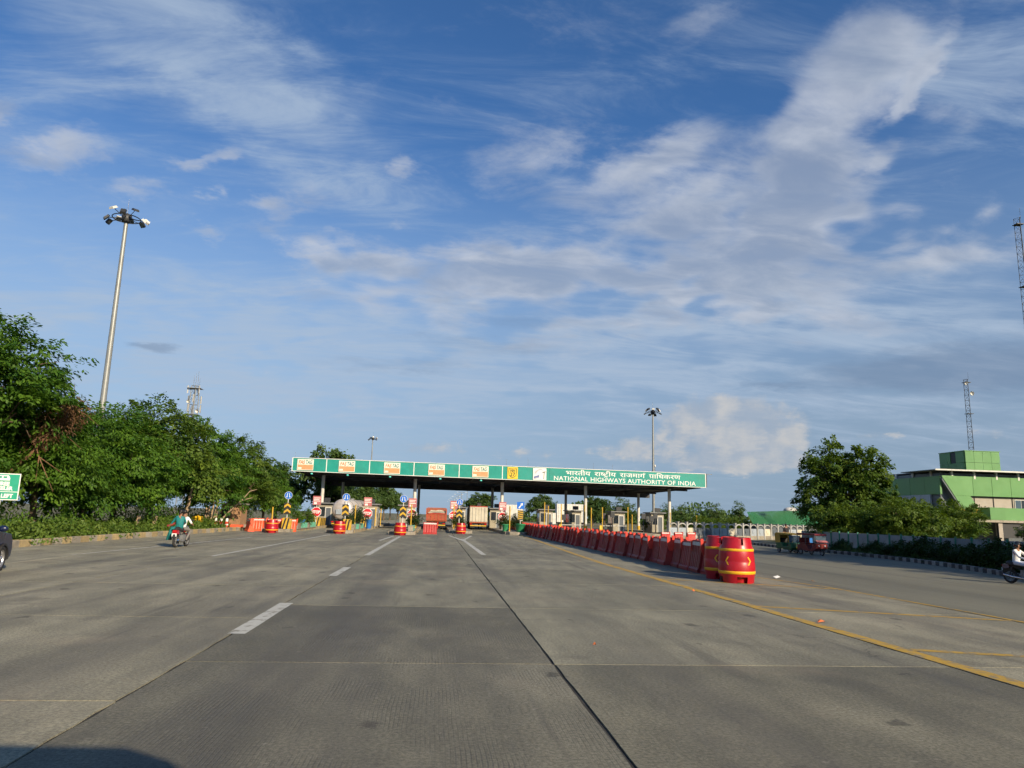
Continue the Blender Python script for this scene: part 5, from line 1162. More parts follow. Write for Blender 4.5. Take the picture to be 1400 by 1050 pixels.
# ------------------------------------------------------------------ dark blue car at the left edge
def suv(loc, rz, label):
    t = thing('parked_car', label, 'car', loc, rz); t.name = 'car'
    def arch(cy, r, n=9): return [(cy + r*cos(pi - pi*k/(n-1)), .30 + r*sin(pi - pi*k/(n-1))) for k in range(n)]
    prof = [(-2.10, .38)] + [(-1.75, .28)] + arch(-1.30, .43) + [(-.85, .24), (.85, .24)] + arch(1.32, .43) + [(1.80, .26), (2.10, .36), (2.16, .60), (2.12, .82), (1.95, .98), (.95, 1.10), (-2.02, 1.12), (-2.14, .85)]
    b = MB(); b.prism(prof, -.88, .88, 'x'); o = b.build('body', 'car_blue', t)
    bv = o.modifiers.new('bevel', 'BEVEL'); bv.width = .07; bv.segments = 3; bv.limit_method = 'ANGLE'; bv.angle_limit = radians(50)
    g = MB(); lo = [(1.02, 1.08), (-1.98, 1.11)]; vs = []
    for y, z, w in ((1.05, 1.08, .84), (.20, 1.60, .66), (-1.55, 1.62, .66), (-2.02, 1.10, .82)): vs += [(-w, y, z), (w, y, z)]
    vs += [(-.84, -.4, 1.09), (.84, -.4, 1.09)]
    g.add(vs, [(0, 1, 3, 2), (2, 3, 5, 4), (4, 5, 7, 6), (0, 2, 4, 6), (1, 7, 5, 3)]); g.build('window_glass', 'glass_dark', t)
    r_ = MB(); r_.add([(-.67, .24, 1.60), (.67, .24, 1.60), (.67, -1.60, 1.63), (-.67, -1.60, 1.63), (-.62, .15, 1.66), (.62, .15, 1.66), (.62, -1.5, 1.69), (-.62, -1.5, 1.69)], [(0, 1, 5, 4), (1, 2, 6, 5), (2, 3, 7, 6), (3, 0, 4, 7), (4, 5, 6, 7)]); r_.build('roof', 'car_blue', t)
    for s in (-1, 1):
        for (a, b_) in (((1.07, 1.08), (.2, 1.62)), ((-.3, 1.10), (-.35, 1.62)), ((-1.2, 1.10), (-1.15, 1.63)), ((-2.0, 1.10), (-1.56, 1.63))):
            q = MB(); q.cyl((s*.845, a[0], a[1]), (s*.665, b_[0], b_[1]), .035, .035, 6); q.build('pillar', 'car_blue', t)
        q = MB(); q.ell((s*1.0, .72, 1.16), (.12, .07, .085)); q.bb(s*.93-.06, s*.93+.06, .70, .75, 1.10, 1.14); q.build('wing_mirror', 'car_blue', t)
        for cy in (-1.30, 1.32):
            q = MB(); pts = arch(cy, .45, 12); pin = arch(cy, .395, 12)
            for k in range(11): q.add([(s*.885, *pts[k]), (s*.885, *pts[k+1]), (s*.885, *pin[k+1]), (s*.885, *pin[k]), (s*.925, *pts[k]), (s*.925, *pts[k+1]), (s*.925, *pin[k+1]), (s*.925, *pin[k])], [(4, 5, 6, 7), (0, 1, 5, 4), (3, 2, 6, 7)])
            q.build('wheel_arch', 'black_plastic', t)
            w = wheel(None, 'wheel', t, (s*.80, cy, .34), .34, .22, 6, 'alloy')
        q = MB(); q.bb(s*.88-.02, s*.88+.03, -.86, .86, .25, .40); q.build('sill', 'black_plastic', t)
        q = MB(); q.ell((s*.62, 2.06, .78), (.2, .10, .07)); q.build('headlight', 'lamp_clear', t)
        q = MB(); q.bb(s*.7-.14, s*.7+.14, -2.17, -2.10, .85, 1.0); q.build('tail_light', 'lamp_red', t)
        for y in (.35, -.75): q = MB(); q.bb(s*.89-.012, s*.89+.02, y-.35, y-.17, .92, .95); q.build('door_handle', 'car_blue', t)
    q = MB(); q.bb(-.6, .6, 2.10, 2.18, .42, .62); q.build('grille', 'black_plastic', t)
    return t
suv((-12.37, 20.2, 0), radians(13), 'dark blue car cut by the left edge, only its front wheel showing')

# ------------------------------------------------------------------ trucks in the toll lanes
def truck_chassis(t, L, w=2.4):
    m = MB()
    for s in (-1, 1): m.bb(s*.45-.06, s*.45+.06, 0, L, .75, .95)
    m.build('chassis', 'dark_metal', t)
    for y in (1.0, 2.2, L-1.0):
        for s in (-1, 1):
            for dx_ in ((0, .30) if y < L-2 else (0,)): wheel(None, 'wheel', t, (s*(w/2-.18-dx_), y, .5), .5, .27, 6, 'steel_grey')
    m = MB(); m.bb(-w/2+.1, w/2-.1, -.02, .08, .45, .58); m.build('rear_bumper', 'hazard_yellow', t)
    for s in (-1, 1):
        m = MB(); m.bb(s*.75-.28, s*.75+.28, .12, .14, .25, .9); m.build('mud_flap', 'black_plastic', t)
        m = MB(); m.bb(s*.95-.14, s*.95+.14, -.03, .03, .66, .78); m.build('tail_light', 'lamp_red', t)
def cab(t, L, w, mk):
    m = MB(); m.prism([(L, .6), (L+1.9, .6), (L+1.9, 1.7), (L+1.6, 2.7), (L, 2.7)], -w/2, w/2, 'x'); m.build('cab', mk, t)
    m = MB(); m.prism([(L+1.91, 1.75), (L+1.95, 1.75), (L+1.66, 2.6), (L+1.62, 2.6)], -w/2+.12, w/2-.12, 'x'); m.build('windscreen', 'glass_dark', t)
def open_truck(loc, label):
    t = thing('open_truck', label, 'truck', loc); w, L, h = 2.45, 6.2, 2.58
    truck_chassis(t, L, w); cab(t, L+.2, w, 'truck_orange')
    MB().bb(-w/2, w/2, 0, L, .98, 1.10).build('deck', 'truck_orange', t)
    for s in (-1, 1): MB().bb(s*w/2-.04, s*w/2+.04, .05, L, 1.1, 2.45).build('side_board', 'truck_orange', t)
    g = MB().bb(-w/2+.06, w/2-.06, -.03, .03, 1.12, 1.86).build('tailgate', 'truck_orange', t)
    for k in range(6): x = -w/2 + .12 + k*(w-.24)/5; MB().bb(x-.04, x+.04, -.075, -.033, 1.12, 1.86).build('rib', 'truck_red', g)
    for z in (1.13, 1.80): MB().bb(-w/2+.06, w/2-.06, -.07, -.034, z-.03, z+.03).build('rail', 'truck_orange', g)
    for s in (-1, 1): MB().bb(s*(w/2+.0)-.06, s*(w/2+.0)+.06, -.06, .06, .98, h).build('corner_post', 'truck_orange', t)
    for z in (2.05, 2.25, 2.5): MB().cyl((-w/2, 0, z), (w/2, 0, z), .025, .025, 6).build('cross_rail', 'steel_grey', t)
    ld = MB(); ld.prism([(-w/2+.1, 1.9), (-.7, 2.36), (-.1, 2.30), (.4, 2.42), (.9, 2.28), (w/2-.1, 1.95)], .2, L-.2, 'y'); ld.build('load', 'cream_paint', t)
    bd = MB(); bd.prism([(-w/2+.1, 1.90), (-.2, 2.06), (w/2-.1, 1.98), (w/2-.1, 1.9)], .05, .12, 'y'); bd.build('tarpaulin', 'truck_red', t)
    return t
open_truck((-.02, 92, 0), 'orange open truck waiting in the lane behind the single red barrier')
def box_truck(loc, label, L=7.0, w=2.3, h=2.95, mk='truck_beige', rz=0.0, cabm='truck_red'):
    t = thing('box_truck', label, 'truck', loc, rz); truck_chassis(t, L, w); cab(t, L+.2, w, cabm)
    MB().bb(-w/2, w/2, 0, L, 1.0, h).build('cargo_box', mk, t)
    for s in (-1, 1):
        d = MB().bb(s*w/4-w/4+.05, s*w/4+w/4-.05, -.05, -.005, 1.05, h-.08).build('rear_door', mk, t)
        for q_ in (-.22, .22): MB().cyl((s*w/4+q_, -.075, 1.06), (s*w/4+q_, -.075, h-.1), .018, .018, 6).build('lock_bar', 'steel_grey', d)
    MB().bb(-w/2, w/2, -.06, .05, h+.004, h+.09).build('top_rail', 'truck_red', t)
    MB().bb(-w/2, w/2, -.06, -.006, .86, .99).build('lower_rail', 'truck_orange', t)
    n = int(L/.55)
    for s in (-1, 1):
        for k in range(n): MB().bb(s*(w/2+.02)-.018, s*(w/2+.02)+.018, .2+k*.55, .32+k*.55, 1.05, h-.05).build('side_rib', mk, t)
    return t
box_truck((5.45, 96.2, 0), 'beige box truck with double rear doors in the lane right of centre')
box_truck((28.6, 141, 0), 'long white container side seen between the right-hand booths', 5.6, 2.3, 4.45, 'white_paint', pi/2, 'white_paint')
box_truck((16.2, 140, 0), 'white box trailer half hidden behind the square blue sign', 3.2, 2.3, 4.0, 'white_paint', pi/2, 'truck_red')
# tanker
tk = thing('tanker_truck', 'silver tanker truck with a rounded tank in the second lane from the left', 'tanker', (-10.65, 84.0, 0), radians(-9))
truck_chassis(tk, 8.5, 2.3); cab(tk, 8.9, 2.3, 'truck_red')
tn = MB(); tn.lathe([(.001, -.16), (.5, -.12), (.9, -.03), (1.10, .10), (1.16, .25), (1.16, 7.9), (1.05, 8.15), (.6, 8.3), (.001, 8.34)], 32); tn.xf(Matrix.Translation((0, 0, 2.10)) @ Matrix.Rotation(-pi/2, 4, 'X')); tn.build('tank', 'tank_silver', tk)
for y in (.9, 3.2, 5.6, 7.4):
    q = MB(); q.lathe([(1.165, 0), (1.19, .02), (1.19, .10), (1.165, .12)], 32); q.xf(Matrix.Translation((0, y, 2.10)) @ Matrix.Rotation(-pi/2, 4, 'X')); q.build('tank_band', 'steel_grey', tk)
q = MB()
for s in (-1, 1): q.cyl((.55+s*.18, -.20, .7), (.55+s*.18, -.10, 3.0), .02, .02, 6)
for k in range(7): q.cyl((.37, -.19+.014*k, .9+k*.3), (.73, -.19+.014*k, .9+k*.3), .015, .015, 6)
q.build('ladder', 'steel_grey', tk)
q = MB(); q.cyl((0, 4, 3.2), (0, 4, 3.4), .3, .3, 14); q.build('hatch', 'steel_grey', tk)
q = MB(); q.bb(-.55, .1, -.24, -.17, 1.55, 2.1); q.build('warning_plate', 'clad_grey', tk)

# ------------------------------------------------------------------ three-wheelers by the right kerb
def auto_rickshaw(loc, rz, label):
    t = thing('auto_rickshaw', label, 'auto rickshaw', loc, rz)     # faces local -y
    b = MB(); b.prism([(-1.15, .45), (-.95, .28), (.15, .28), (.3, .40), (.55, .35), (1.2, .35), (1.25, .85), (.3, .88), (.15, .55), (-.55, .55), (-.72, .92), (-1.05, .88)], -.62, .62, 'x'); o = b.build('lower_body', 'auto_green', t)
    bv = o.modifiers.new('bevel', 'BEVEL'); bv.width = .05; bv.segments = 2; bv.limit_method = 'ANGLE'
    c = MB(); c.prism([(-.70, 1.58), (-.62, 1.68), (1.15, 1.72), (1.32, 1.60), (1.30, .86), (1.22, .86), (1.18, 1.55), (-.66, 1.54)], -.64, .64, 'x'); c.build('canopy', 'auto_yellow', t)
    for s in (-1, 1):
        q = MB(); q.prism([(.55, .86), (1.22, .86), (1.18, 1.55), (.62, 1.55)], s*.60-.02, s*.60+.02, 'x'); q.build('rear_side_curtain', 'auto_yellow', t)
        q = MB(); q.cyl((s*.60, -.70, .90), (s*.60, -.62, 1.56), .025, .025, 6); q.build('front_pillar', 'auto_yellow', t)
        wheel(None, 'rear_wheel', t, (s*.55, .85, .22), .22, .12, 6, 'steel_grey')
        q = MB(); q.ell((s*.30, -1.02, .72), (.07, .05, .07)); q.build('headlight', 'lamp_clear', t)
        q = MB(); q.ell((s*.50, -.98, .78), (.04, .04, .04)); q.build('indicator', 'lamp_orange', t)
    q = MB(); q.prism([(-.74, .93), (-.70, .93), (-.63, 1.50), (-.67, 1.50)], -.56, .56, 'x'); q.build('windscreen', 'glass_blue', t)
    wheel(None, 'front_wheel', t, (0, -.92, .22), .22, .11, 6, 'steel_grey')
    q = MB(); q.tube([(0, -1.18, .34), (0, -1.05, .50), (0, -.8, .50)], [.09, .10, .09], 8); q.build('front_mudguard', 'auto_green', t)
    q = MB(); q.bb(-.52, .52, .55, 1.05, .60, .78); q.bb(-.52, .52, 1.0, 1.15, .78, 1.25); q.bb(-.3, .3, -.35, .0, .60, .75); q.build('seat', 'black_plastic', t)
    q = MB(); q.bb(-.22, .22, -1.20, -1.18, .46, .56); q.build('number_plate', 'sign_yellow', t)
    return t
ar = auto_rickshaw((22.9, 46.0, 0), .12, 'green and yellow auto rickshaw parked at the right kerb')
def e_rickshaw(loc, rz, label):
    t = thing('electric_rickshaw', label, 'rickshaw', loc, rz)
    b = MB(); b.prism([(-1.0, .55), (-.6, .35), (1.35, .35), (1.4, .80), (.2, .80), (.0, .50), (-.45, .50), (-.75, .95), (-1.0, .92)], -.52, .52, 'x'); b.build('lower_body', 'erick_red', t)
    c = MB(); c.prism([(-.95, 1.60), (-.85, 1.70), (1.3, 1.72), (1.42, 1.64), (1.4, 1.58), (-.9, 1.55)], -.55, .55, 'x'); c.build('roof', 'erick_red', t)
    for s in (-1, 1):
        for y, z in ((-.82, .95), (.35, .8), (1.32, .8)): q = MB(); q.cyl((s*.5, y, z), (s*.5, y-.03, 1.57), .022, .022, 6); q.build('roof_post', 'steel_grey', t)
        wheel(None, 'rear_wheel', t, (s*.50, .95, .25), .25, .09, 8, 'steel_grey')
        q = MB(); q.ell((s*.28, -1.02, .75), (.06, .05, .06)); q.build('headlight', 'lamp_clear', t)
    q = MB(); q.prism([(-.93, .98), (-.89, .98), (-.84, 1.52), (-.88, 1.52)], -.46, .46, 'x'); q.build('windscreen', 'glass_blue', t)
    q = MB(); q.prism([(-1.15, 1.02), (-.92, 1.14), (-.92, 1.18), (-1.18, 1.06)], -.5, .5, 'x'); q.build('sun_flap', 'sign_pink', t)
    wheel(None, 'front_wheel', t, (0, -1.02, .25), .25, .09, 8, 'steel_grey')
    q = MB(); q.cyl((0, -1.02, .25), (0, -.72, 1.0), .03, .03, 8); q.build('fork', 'dark_metal', t)
    q = MB(); q.bb(-.45, .45, .5, 1.1, .80, .95); q.bb(-.45, .45, 1.05, 1.2, .95, 1.35); q.build('seat', 'erick_red', t)
    return t
er = e_rickshaw((23.1, 43.4, 0), .16, 'red rickshaw with open sides parked behind the kerb shrubs')
ar.scale = (.74,)*3; er.scale = (.76,)*3
t = thing('handcart', 'low blue handcart between the two rickshaws', 'cart', (24.3, 47.4, .0), .3)
MB().bb(-.5, .5, -.6, .6, .45, .95).build('bin', 'plastic_blue', t)
for s in (-1, 1): wheel(None, 'wheel', t, (s*.52, 0, .26), .26, .06, 8, 'steel_grey')
q = MB(); q.tube([(-.4, .6, .8), (-.4, 1.0, .95), (.4, 1.0, .95), (.4, .6, .8)], .02, 6); q.build('handle', 'steel_grey', t)

# ------------------------------------------------------------------ masts, lamps and lattice towers
def high_mast(loc, h, r0, r1, ring, label, nl=9, rz=0.0, s=1.0):
    t = thing('high_mast_light', label, 'lamp mast', loc, rz, 'high mast lights')
    m = MB(); n = 5
    for k in range(n):
        a, b = k/n, (k+1)/n; m.cyl((0, 0, h*a - (.1 if k == 0 else 0)), (0, 0, h*b), r0+(r1-r0)*a, (r0+(r1-r0)*b)*1.03, 16)
    m.build('pole', 'galv', t)
    m = MB(); m.cyl((0, 0, -.02), (0, 0, .08), r0*2.0, r0*2.0, 16); m.build('base_plate', 'steel_grey', t)
    m = MB(); m.lathe([(r1*1.3, h-.6*s), (r1*2.6, h-.45*s), (r1*2.6, h+.05*s), (r1*1.2, h+.2*s), (.001, h+.28*s)], 14); m.build('head_frame', 'dark_metal', t)
    m = MB()
    for i in range(20): a, b = 2*pi*i/20, 2*pi*(i+1)/20; m.cyl((ring*.7*cos(a), ring*.7*sin(a), h-.2*s), (ring*.7*cos(b), ring*.7*sin(b), h-.2*s), .04*s, .04*s, 6)
    m.build('carriage_ring', 'dark_metal', t)
    m = MB(); m.cyl((0, 0, h+.2*s), (0, 0, h+1.5*s), .02*s, .008*s, 6); m.build('lightning_rod', 'galv', t)
    rr = random.Random(int(h*10))
    for k in range(nl):
        a = 2*pi*k/nl + .2; ca, sa = cos(a), sin(a); R = ring*rr.uniform(.9, 1.08); zz_ = h - .1*s + rr.choice((-.35, 0, .3))*s
        m = MB(); m.cyl((r1*1.5*ca, r1*1.5*sa, h-.2*s), (R*ca, R*sa, zz_), .03*s, .03*s, 6); arm = m.build('arm', 'dark_metal', t)
        m = MB(); M = Matrix.Translation((R*ca, R*sa, zz_)) @ Matrix.Rotation(a, 4, 'Z') @ Matrix.Rotation(rr.uniform(.3, 1.0), 4, 'Y')
        m.box((0, 0, 0), (.50*s, .46*s, .17*s), 0, 0, .8); m.xf(M); fl_ = m.build('floodlight', 'white_paint' if k % 3 == 0 else 'dark_metal', t)
        m = MB(); m.box((0, 0, -.092*s), (.42*s, .38*s, .01*s)); m.xf(M); m.build('lens', 'glass_blue', fl_)
    return t
high_mast((-26.9, 60.2, .1), 25.6, .29, .15, 1.55, 'tall lamp mast with a ring of floodlights rising from the left trees', 10, .3, 1.02)
high_mast((37.6, 125, 0), 21.0, .27, .13, 1.35, 'lamp mast rising behind the word OF on the canopy', 9, .1, 1.1)
high_mast((-22.8, 250, 0), 26.8, .30, .15, 1.5, 'distant lamp mast above the left half of the canopy', 9, .5, 1.2)
def street_light(loc, h, label):
    t = thing('street_light', label, 'street lamp', loc, 0, 'street lights along the median beyond the toll gate')
    MB().cyl((0, 0, 0), (0, 0, h), .12, .07, 8).build('pole', 'galv', t)
    for s in (-1, 1):
        m = MB(); m.tube([(0, 0, h-.1), (s*.5, 0, h+.15), (s*1.2, 0, h+.25)], .045, 6); a = m.build('arm', 'galv', t)
        m = MB(); m.box((s*1.5, 0, h+.24), (.7, .25, .12), 0, 0, .8); m.build('lantern', 'white_paint', a)
for k, (x, y) in enumerate([(9.5, 236), (8.6, 262), (8.4, 292), (8.2, 326), (8.0, 362), (7.9, 404), (7.8, 450)]):
    street_light((x, y, 0), 9.6, 'twin-arm street light on the median beyond the gate, %s in the receding row' % ['nearest', 'second', 'third', 'fourth', 'fifth', 'sixth', 'farthest'][k])
def lattice(loc, h, w0, w1, label, n=26, dish=(), name='lattice_mast', legs=3, cat='mast', rl=.03, rbr=.014, rz=0.0, mk='dark_metal'):
    t = thing(name, label, cat, loc, rz)
    P = lambda k, z: Vector(((w0+(w1-w0)*z/h)*cos(2*pi*k/legs+.4), (w0+(w1-w0)*z/h)*sin(2*pi*k/legs+.4), z))
    for k in range(legs): MB().cyl(P(k, -.05), P(k, h), rl, rl*.8, 6).build('leg', mk, t)
    m = MB()
    for i in range(n):
        z0, z1 = h*i/n, h*(i+1)/n
        for k in range(legs):
            a, b = (P(k, z0), P((k+1) % legs, z1)) if i % 2 else (P((k+1) % legs, z0), P(k, z1))
            m.cyl(a, b, rbr, rbr, 4, caps=False); m.cyl(P(k, z1), P((k+1) % legs, z1), rbr, rbr, 4, caps=False)
    m.build('bracing', mk, t)
    for z, dx_, r in dish:
        q = MB(); q.lathe([(.001, 0), (r*.6, .04), (r, .16), (r*1.02, .3)], 14); q.xf(Matrix.Translation((dx_, -.2, z)) @ Matrix.Rotation(pi/2, 4, 'X')); q.build('dish', 'white_paint', t)
    for f in (.28, .52, .78, .98): q = MB(); q.box((0, 0, h*f), (w0*1.9, w0*1.6, .06)); q.build('clamp', mk, t)
    MB().cyl((w1, 0, h), (w1, 0, h+1.2), .02, .01, 5).build('aerial', 'dark_metal', t)
    return t
lattice((59.3, 66.0, 0), 34.0, .42, .34, 'slender dark lattice mast at the right edge', 44, ((21.6, -.5, .28),))
lattice((86.5, 110, 0), 26.2, .55, .38, 'shorter distant lattice mast above the green tower block', 30, ((23.8, .5, .35), (25.5, -.4, .3)), rl=.045, rbr=.02)
ct = lattice((-36.4, 110, 0), 19.6, 1.0, .55, 'telecom tower with white antenna panels peeking over the left trees', 14, ((15.8, .7, .25), (17.2, -.7, .22)), 'telecom_tower', 4, 'tower', .07, .03, mk='galv')
for k in range(9):
    a = 2*pi*k/9; z = 16.2 + 1.4*(k % 3)
    m = MB(); m.box((1.0*cos(a), 1.0*sin(a), z), (.17, .13, 1.15), 0, a); pnl = m.build('antenna_panel', 'dull_paint', ct)
    MB().cyl((.5*cos(a), .5*sin(a), z), (.95*cos(a), .95*sin(a), z), .03, .03, 5).build('bracket', 'steel_grey', ct)
for k in range(3): MB().cyl((.3*k-.3, 0, 19.6), (.3*k-.3, 0, 21.2+.3*k), .03, .015, 5).build('whip_aerial', 'steel_grey', ct)

# ------------------------------------------------------------------ green sign at the left edge
sg = thing('information_sign', 'green three-wheeler lane sign on a black and white post at the left edge', 'road sign', (-19.72, 35.4, .1), radians(20))
m = MB()
for k in range(6): m.cyl((0, 0, k*.33), (0, 0, (k+1)*.33), .055, .055, 10, k % 2)
m.build('post', ['hazard_black', 'white_paint'], sg)
p = MB().bb(-.70, .70, -.09, -.06, 1.86, 3.06).build('sign_plate', 'sign_white', sg)
MB().bb(-.66, .66, -.096, -.0915, 2.25, 3.02).build('green_field', 'sign_green', p); MB().bb(-.66, .66, -.096, -.0915, 1.90, 2.22).build('green_field', 'sign_green', p)
for body, z, s, ww in (('THREE', 2.52, .19, .62), ('WHEELER', 2.31, .19, .92), ('KEEP LEFT', 1.97, .20, 1.0)):
    tx, tw = text_mb(body, s*1.25, .012); tx.v = [(-ww/2 + v[0]*ww/tw, -.102, z + v[2]*.95) for v in tx.v]; tx.build('lettering', 'sign_white', p)
ic = MB(); ic.prism([(-.30, 2.74), (.30, 2.74), (.30, 2.86), (.24, 2.97), (-.16, 2.97), (-.24, 2.86)], -.102, -.097, 'y'); ic.build('vehicle_symbol', 'sign_white', p)
ic = MB(); ic.bb(-.14, -.02, -.107, -.1025, 2.84, 2.93); ic.bb(.04, .18, -.107, -.1025, 2.84, 2.93); ic.build('symbol_window', 'sign_green', p)

# ------------------------------------------------------------------ things on the left kerb
t = thing('water_can', 'yellow plastic container standing behind the motorcycle', 'container', (-20.2, 65.0, .12)); m = MB(); m.bb(-.42, .42, -.3, .3, 0, 1.05); o = m.build('body', 'banner_yellow', t); bv = o.modifiers.new('bevel', 'BEVEL'); bv.width = .12; bv.segments = 3
MB().cyl((0, 0, 1.05), (0, 0, 1.16), .14, .13, 12).build('cap', 'banner_yellow', t)
for k, x in enumerate((-18.95, -18.55, -18.15)):
    t = thing('marker_post', 'red and white marker on the left verge, %s of three' % ['leftmost', 'middle', 'rightmost'][k], 'marker', (x, 66.0+.2*k, .12), 0, 'red and white markers'); m = MB(); m.lathe([(.17, 0), (.17, .06), (.15, .1), (.13, .62), (.10, .62)], 14); m.build('body', 'barrier_tongue', t)
    MB().lathe([(.12, .62), (.11, .85), (.07, .90), (.001, .90)], 14).build('white_top', 'sign_white', t); MB().lathe([(.147, .30), (.15, .31), (.143, .40), (.14, .41)], 14).build('white_band', 'sign_white', t)
for k, (x, y, lx) in enumerate([(-17.3, 66.5, 1.1), (-16.6, 67.2, .9)]):
    t = thing('broken_slab', ['red-painted broken slab lying on the end of the left kerb', 'pale broken slab beside the red-painted one'][k], 'slab', (x, y, .28), .4*k + .2); m = MB(); m.prism([(-lx/2, -.3), (lx*.4, -.36), (lx/2, .1), (lx*.2, .34), (-lx*.4, .28)], 0, .22, 'z'); m.build('block', 'barrier_orange' if k == 0 else 'kerb_concrete', t)
t = thing('paper_scrap', 'crumpled white paper lying right of the large drum', 'litter', (11.7, 24.5, .0), .3); m = MB(); m.add([(-.15, -.09, .01), (.02, -.12, .06), (.14, -.06, .02), (.16, .07, .05), (0, .10, .02), (-.14, .07, .06), (0, 0, .10)], [(0, 1, 6), (1, 2, 6), (2, 3, 6), (3, 4, 6), (4, 5, 6), (5, 0, 6)]); m.build('sheet', 'paper', t)
for k, (x, y) in enumerate([(7.42, 13.8), (6.9, 19.4), (12.3, 23.3), (2.4, 11.0)]):
    t = thing('litter_scrap', ['orange scrap just right of the thick yellow line', 'orange scrap at the bend of the thick yellow line', 'small brown scrap right of the white paper', 'tiny orange scrap in the lane right of the crack'][k], 'litter', (x, y, .004), k*1.1, 'litter scraps'); m = MB(); s = (.09, .06, .09, .03)[k]; m.add([(-s, -s*.5, .005), (s*.6, -s*.6, .03), (s, s*.3, .01), (-s*.3, s*.6, .04), (0, 0, .06)], [(0, 1, 4), (1, 2, 4), (2, 3, 4), (3, 0, 4)]); m.build('sheet', 'litter_orange' if k != 2 else 'wall_old', t)

# ------------------------------------------------------------------ right side: sheet fence, arched fence, shed, green building
fpts = [(26.4, 15.7), (28.0, 25.8), (28.95, 33.8), (30.2, 44.8), (31.4, 56.8), (32.0, 63.0)]
sf = thing('sheet_fence', 'grey sheet-metal fence with green posts along the right road', 'fence', (0, 0, 0))
pan = MB(); W = 1.46; nr = 9
xs = []
for k in range(nr): a = -W/2 + W*k/nr; xs += [(a, 0), (a + W/nr*.35, 0), (a + W/nr*.5, .035), (a + W/nr*.85, .035)]
xs.append((W/2, 0)); vs = [(x, y, 0) for x, y in xs] + [(x, y, 1.20) for x, y in xs]; nn_ = len(xs)
pan.add(vs, [(i, i+1, i+1+nn_, i+nn_) for i in range(nn_-1)])
panm = pan.mesh('sheet_panel', 'sheet_metal'); pst = MB(); pst.box((0, 0, .65), (.09, .09, 1.32)); pstm = pst.mesh('post', 'green_post')
tot = 0; segs_ = []
for a, b in zip(fpts[:-1], fpts[1:]): a, b = Vector(a), Vector(b); segs_.append((tot, a, b)); tot += (b-a).length
s_ = 0
while s_ < tot - 1.5:
    def at_(q):
        for s0, a, b in segs_:
            if q <= s0 + (b-a).length: d = (b-a).normalized(); return a + d*(q-s0), d
        d = (b-a).normalized(); return b, d
    c, d = at_(s_ + .75); p0, _ = at_(s_)
    o = bpy.data.objects.new('sheet_panel', panm); COL.objects.link(o); o.parent = sf; o.location = (c.x, c.y, .08); o.rotation_euler = (rnd.uniform(-.02, .02), 0, atan2(d.y, d.x))
    o = bpy.data.objects.new('post', pstm); COL.objects.link(o); o.parent = sf; o.location = (p0.x-.06, p0.y, .06); o.rotation_euler = (0, 0, atan2(d.y, d.x))
    s_ += 1.5
af = thing('arched_fence', 'white precast fence of round-arched bays left of the rickshaws', 'fence', (0, 0, 0))
A, Bp = Vector((22.6, 70.2)), Vector((46.2, 86.4)); dd = (Bp-A).normalized(); ang = atan2(dd.y, dd.x); nb = 20; bw = (Bp-A).length/nb
pil = MB(); pil.box((0, 0, .85), (.20, .22, 1.7)); pil.box((0, 0, 1.73), (.26, .28, .07)); pilm = pil.mesh('pillar', 'dull_paint')
arc = MB(); n = 10; R = bw/2 - .11
for i in range(n):
    a, b = pi*i/n, pi*(i+1)/n; f = .62
    po = [(R*cos(a), 1.18 + R*f*sin(a)), (R*cos(b), 1.18 + R*f*sin(b)), (R*cos(b), 1.18 + R*f*sin(b) + .11), (R*cos(a), 1.18 + R*f*sin(a) + .11)]
    arc.prism(po, -.06, .06, 'y')
arcm = arc.mesh('arch', 'dull_paint'); low = MB(); low.bb(-bw/2+.1, bw/2-.1, -.05, .05, 0, .42); lowm = low.mesh('base_panel', 'kerb_concrete')
inf = MB(); inf.bb(-bw/2+.12, bw/2-.12, -.02, .02, .42, 1.18); inf.cyl((0, -.06, .85), (0, -.021, .85), .26, .26, 14)
infm = [inf.mesh('infill_panel', k) for k in ('clad_grey', 'cream_paint', 'clad_dark', 'clad_grey', 'clad_dark')]
for k in range(nb+1):
    p = A + dd*bw*k
    o = bpy.data.objects.new('pillar', pilm); COL.objects.link(o); o.parent = af; o.location = (p.x, p.y, 0.0); o.rotation_euler = (0, 0, ang)
    if k < nb:
        c = p + dd*bw/2
        for me in (arcm, lowm, infm[(k*3) % 5]):
            o = bpy.data.objects.new(me.name.split('.')[0], me); COL.objects.link(o); o.parent = af; o.location = (c.x, c.y, 0); o.rotation_euler = (0, 0, ang)
sh = thing('green_shed', 'low shed with green corrugated roof left of the large tree', 'shed', (0, 0, 0))
MB().bb(41.2, 50.5, 92.0, 99, 0, 1.72).build('wall', 'clad_dark', sh)
m = MB(); nrb = 44
for k in range(nrb):
    x0 = 40.6 + k*.24; zo = 3.25 + .28*min(1, k/22)
    m.add([(x0, 91.4, 1.70), (x0+.15, 91.4, 1.70), (x0+.15, 93.2, zo), (x0, 93.2, zo), (x0+.24, 91.44, 1.70), (x0+.24, 93.24, zo)], [(0, 1, 2, 3), (1, 4, 5, 2)])
m.build('roof', 'green_roof', sh)
m = MB(); m.ell((47.5, 95, 3.6), (.9, .9, .45)); m.build('ventilator', 'white_paint', sh)

gb = thing('green_building', 'green panel-clad office building with a roof tower on the right', 'building', (0, 0, 0))
bx, by = 58.75, 80.0
MB().bb(bx+.2, 88, by+.7, 100, -.05, 7.6).build('core', 'clad_dark', gb)
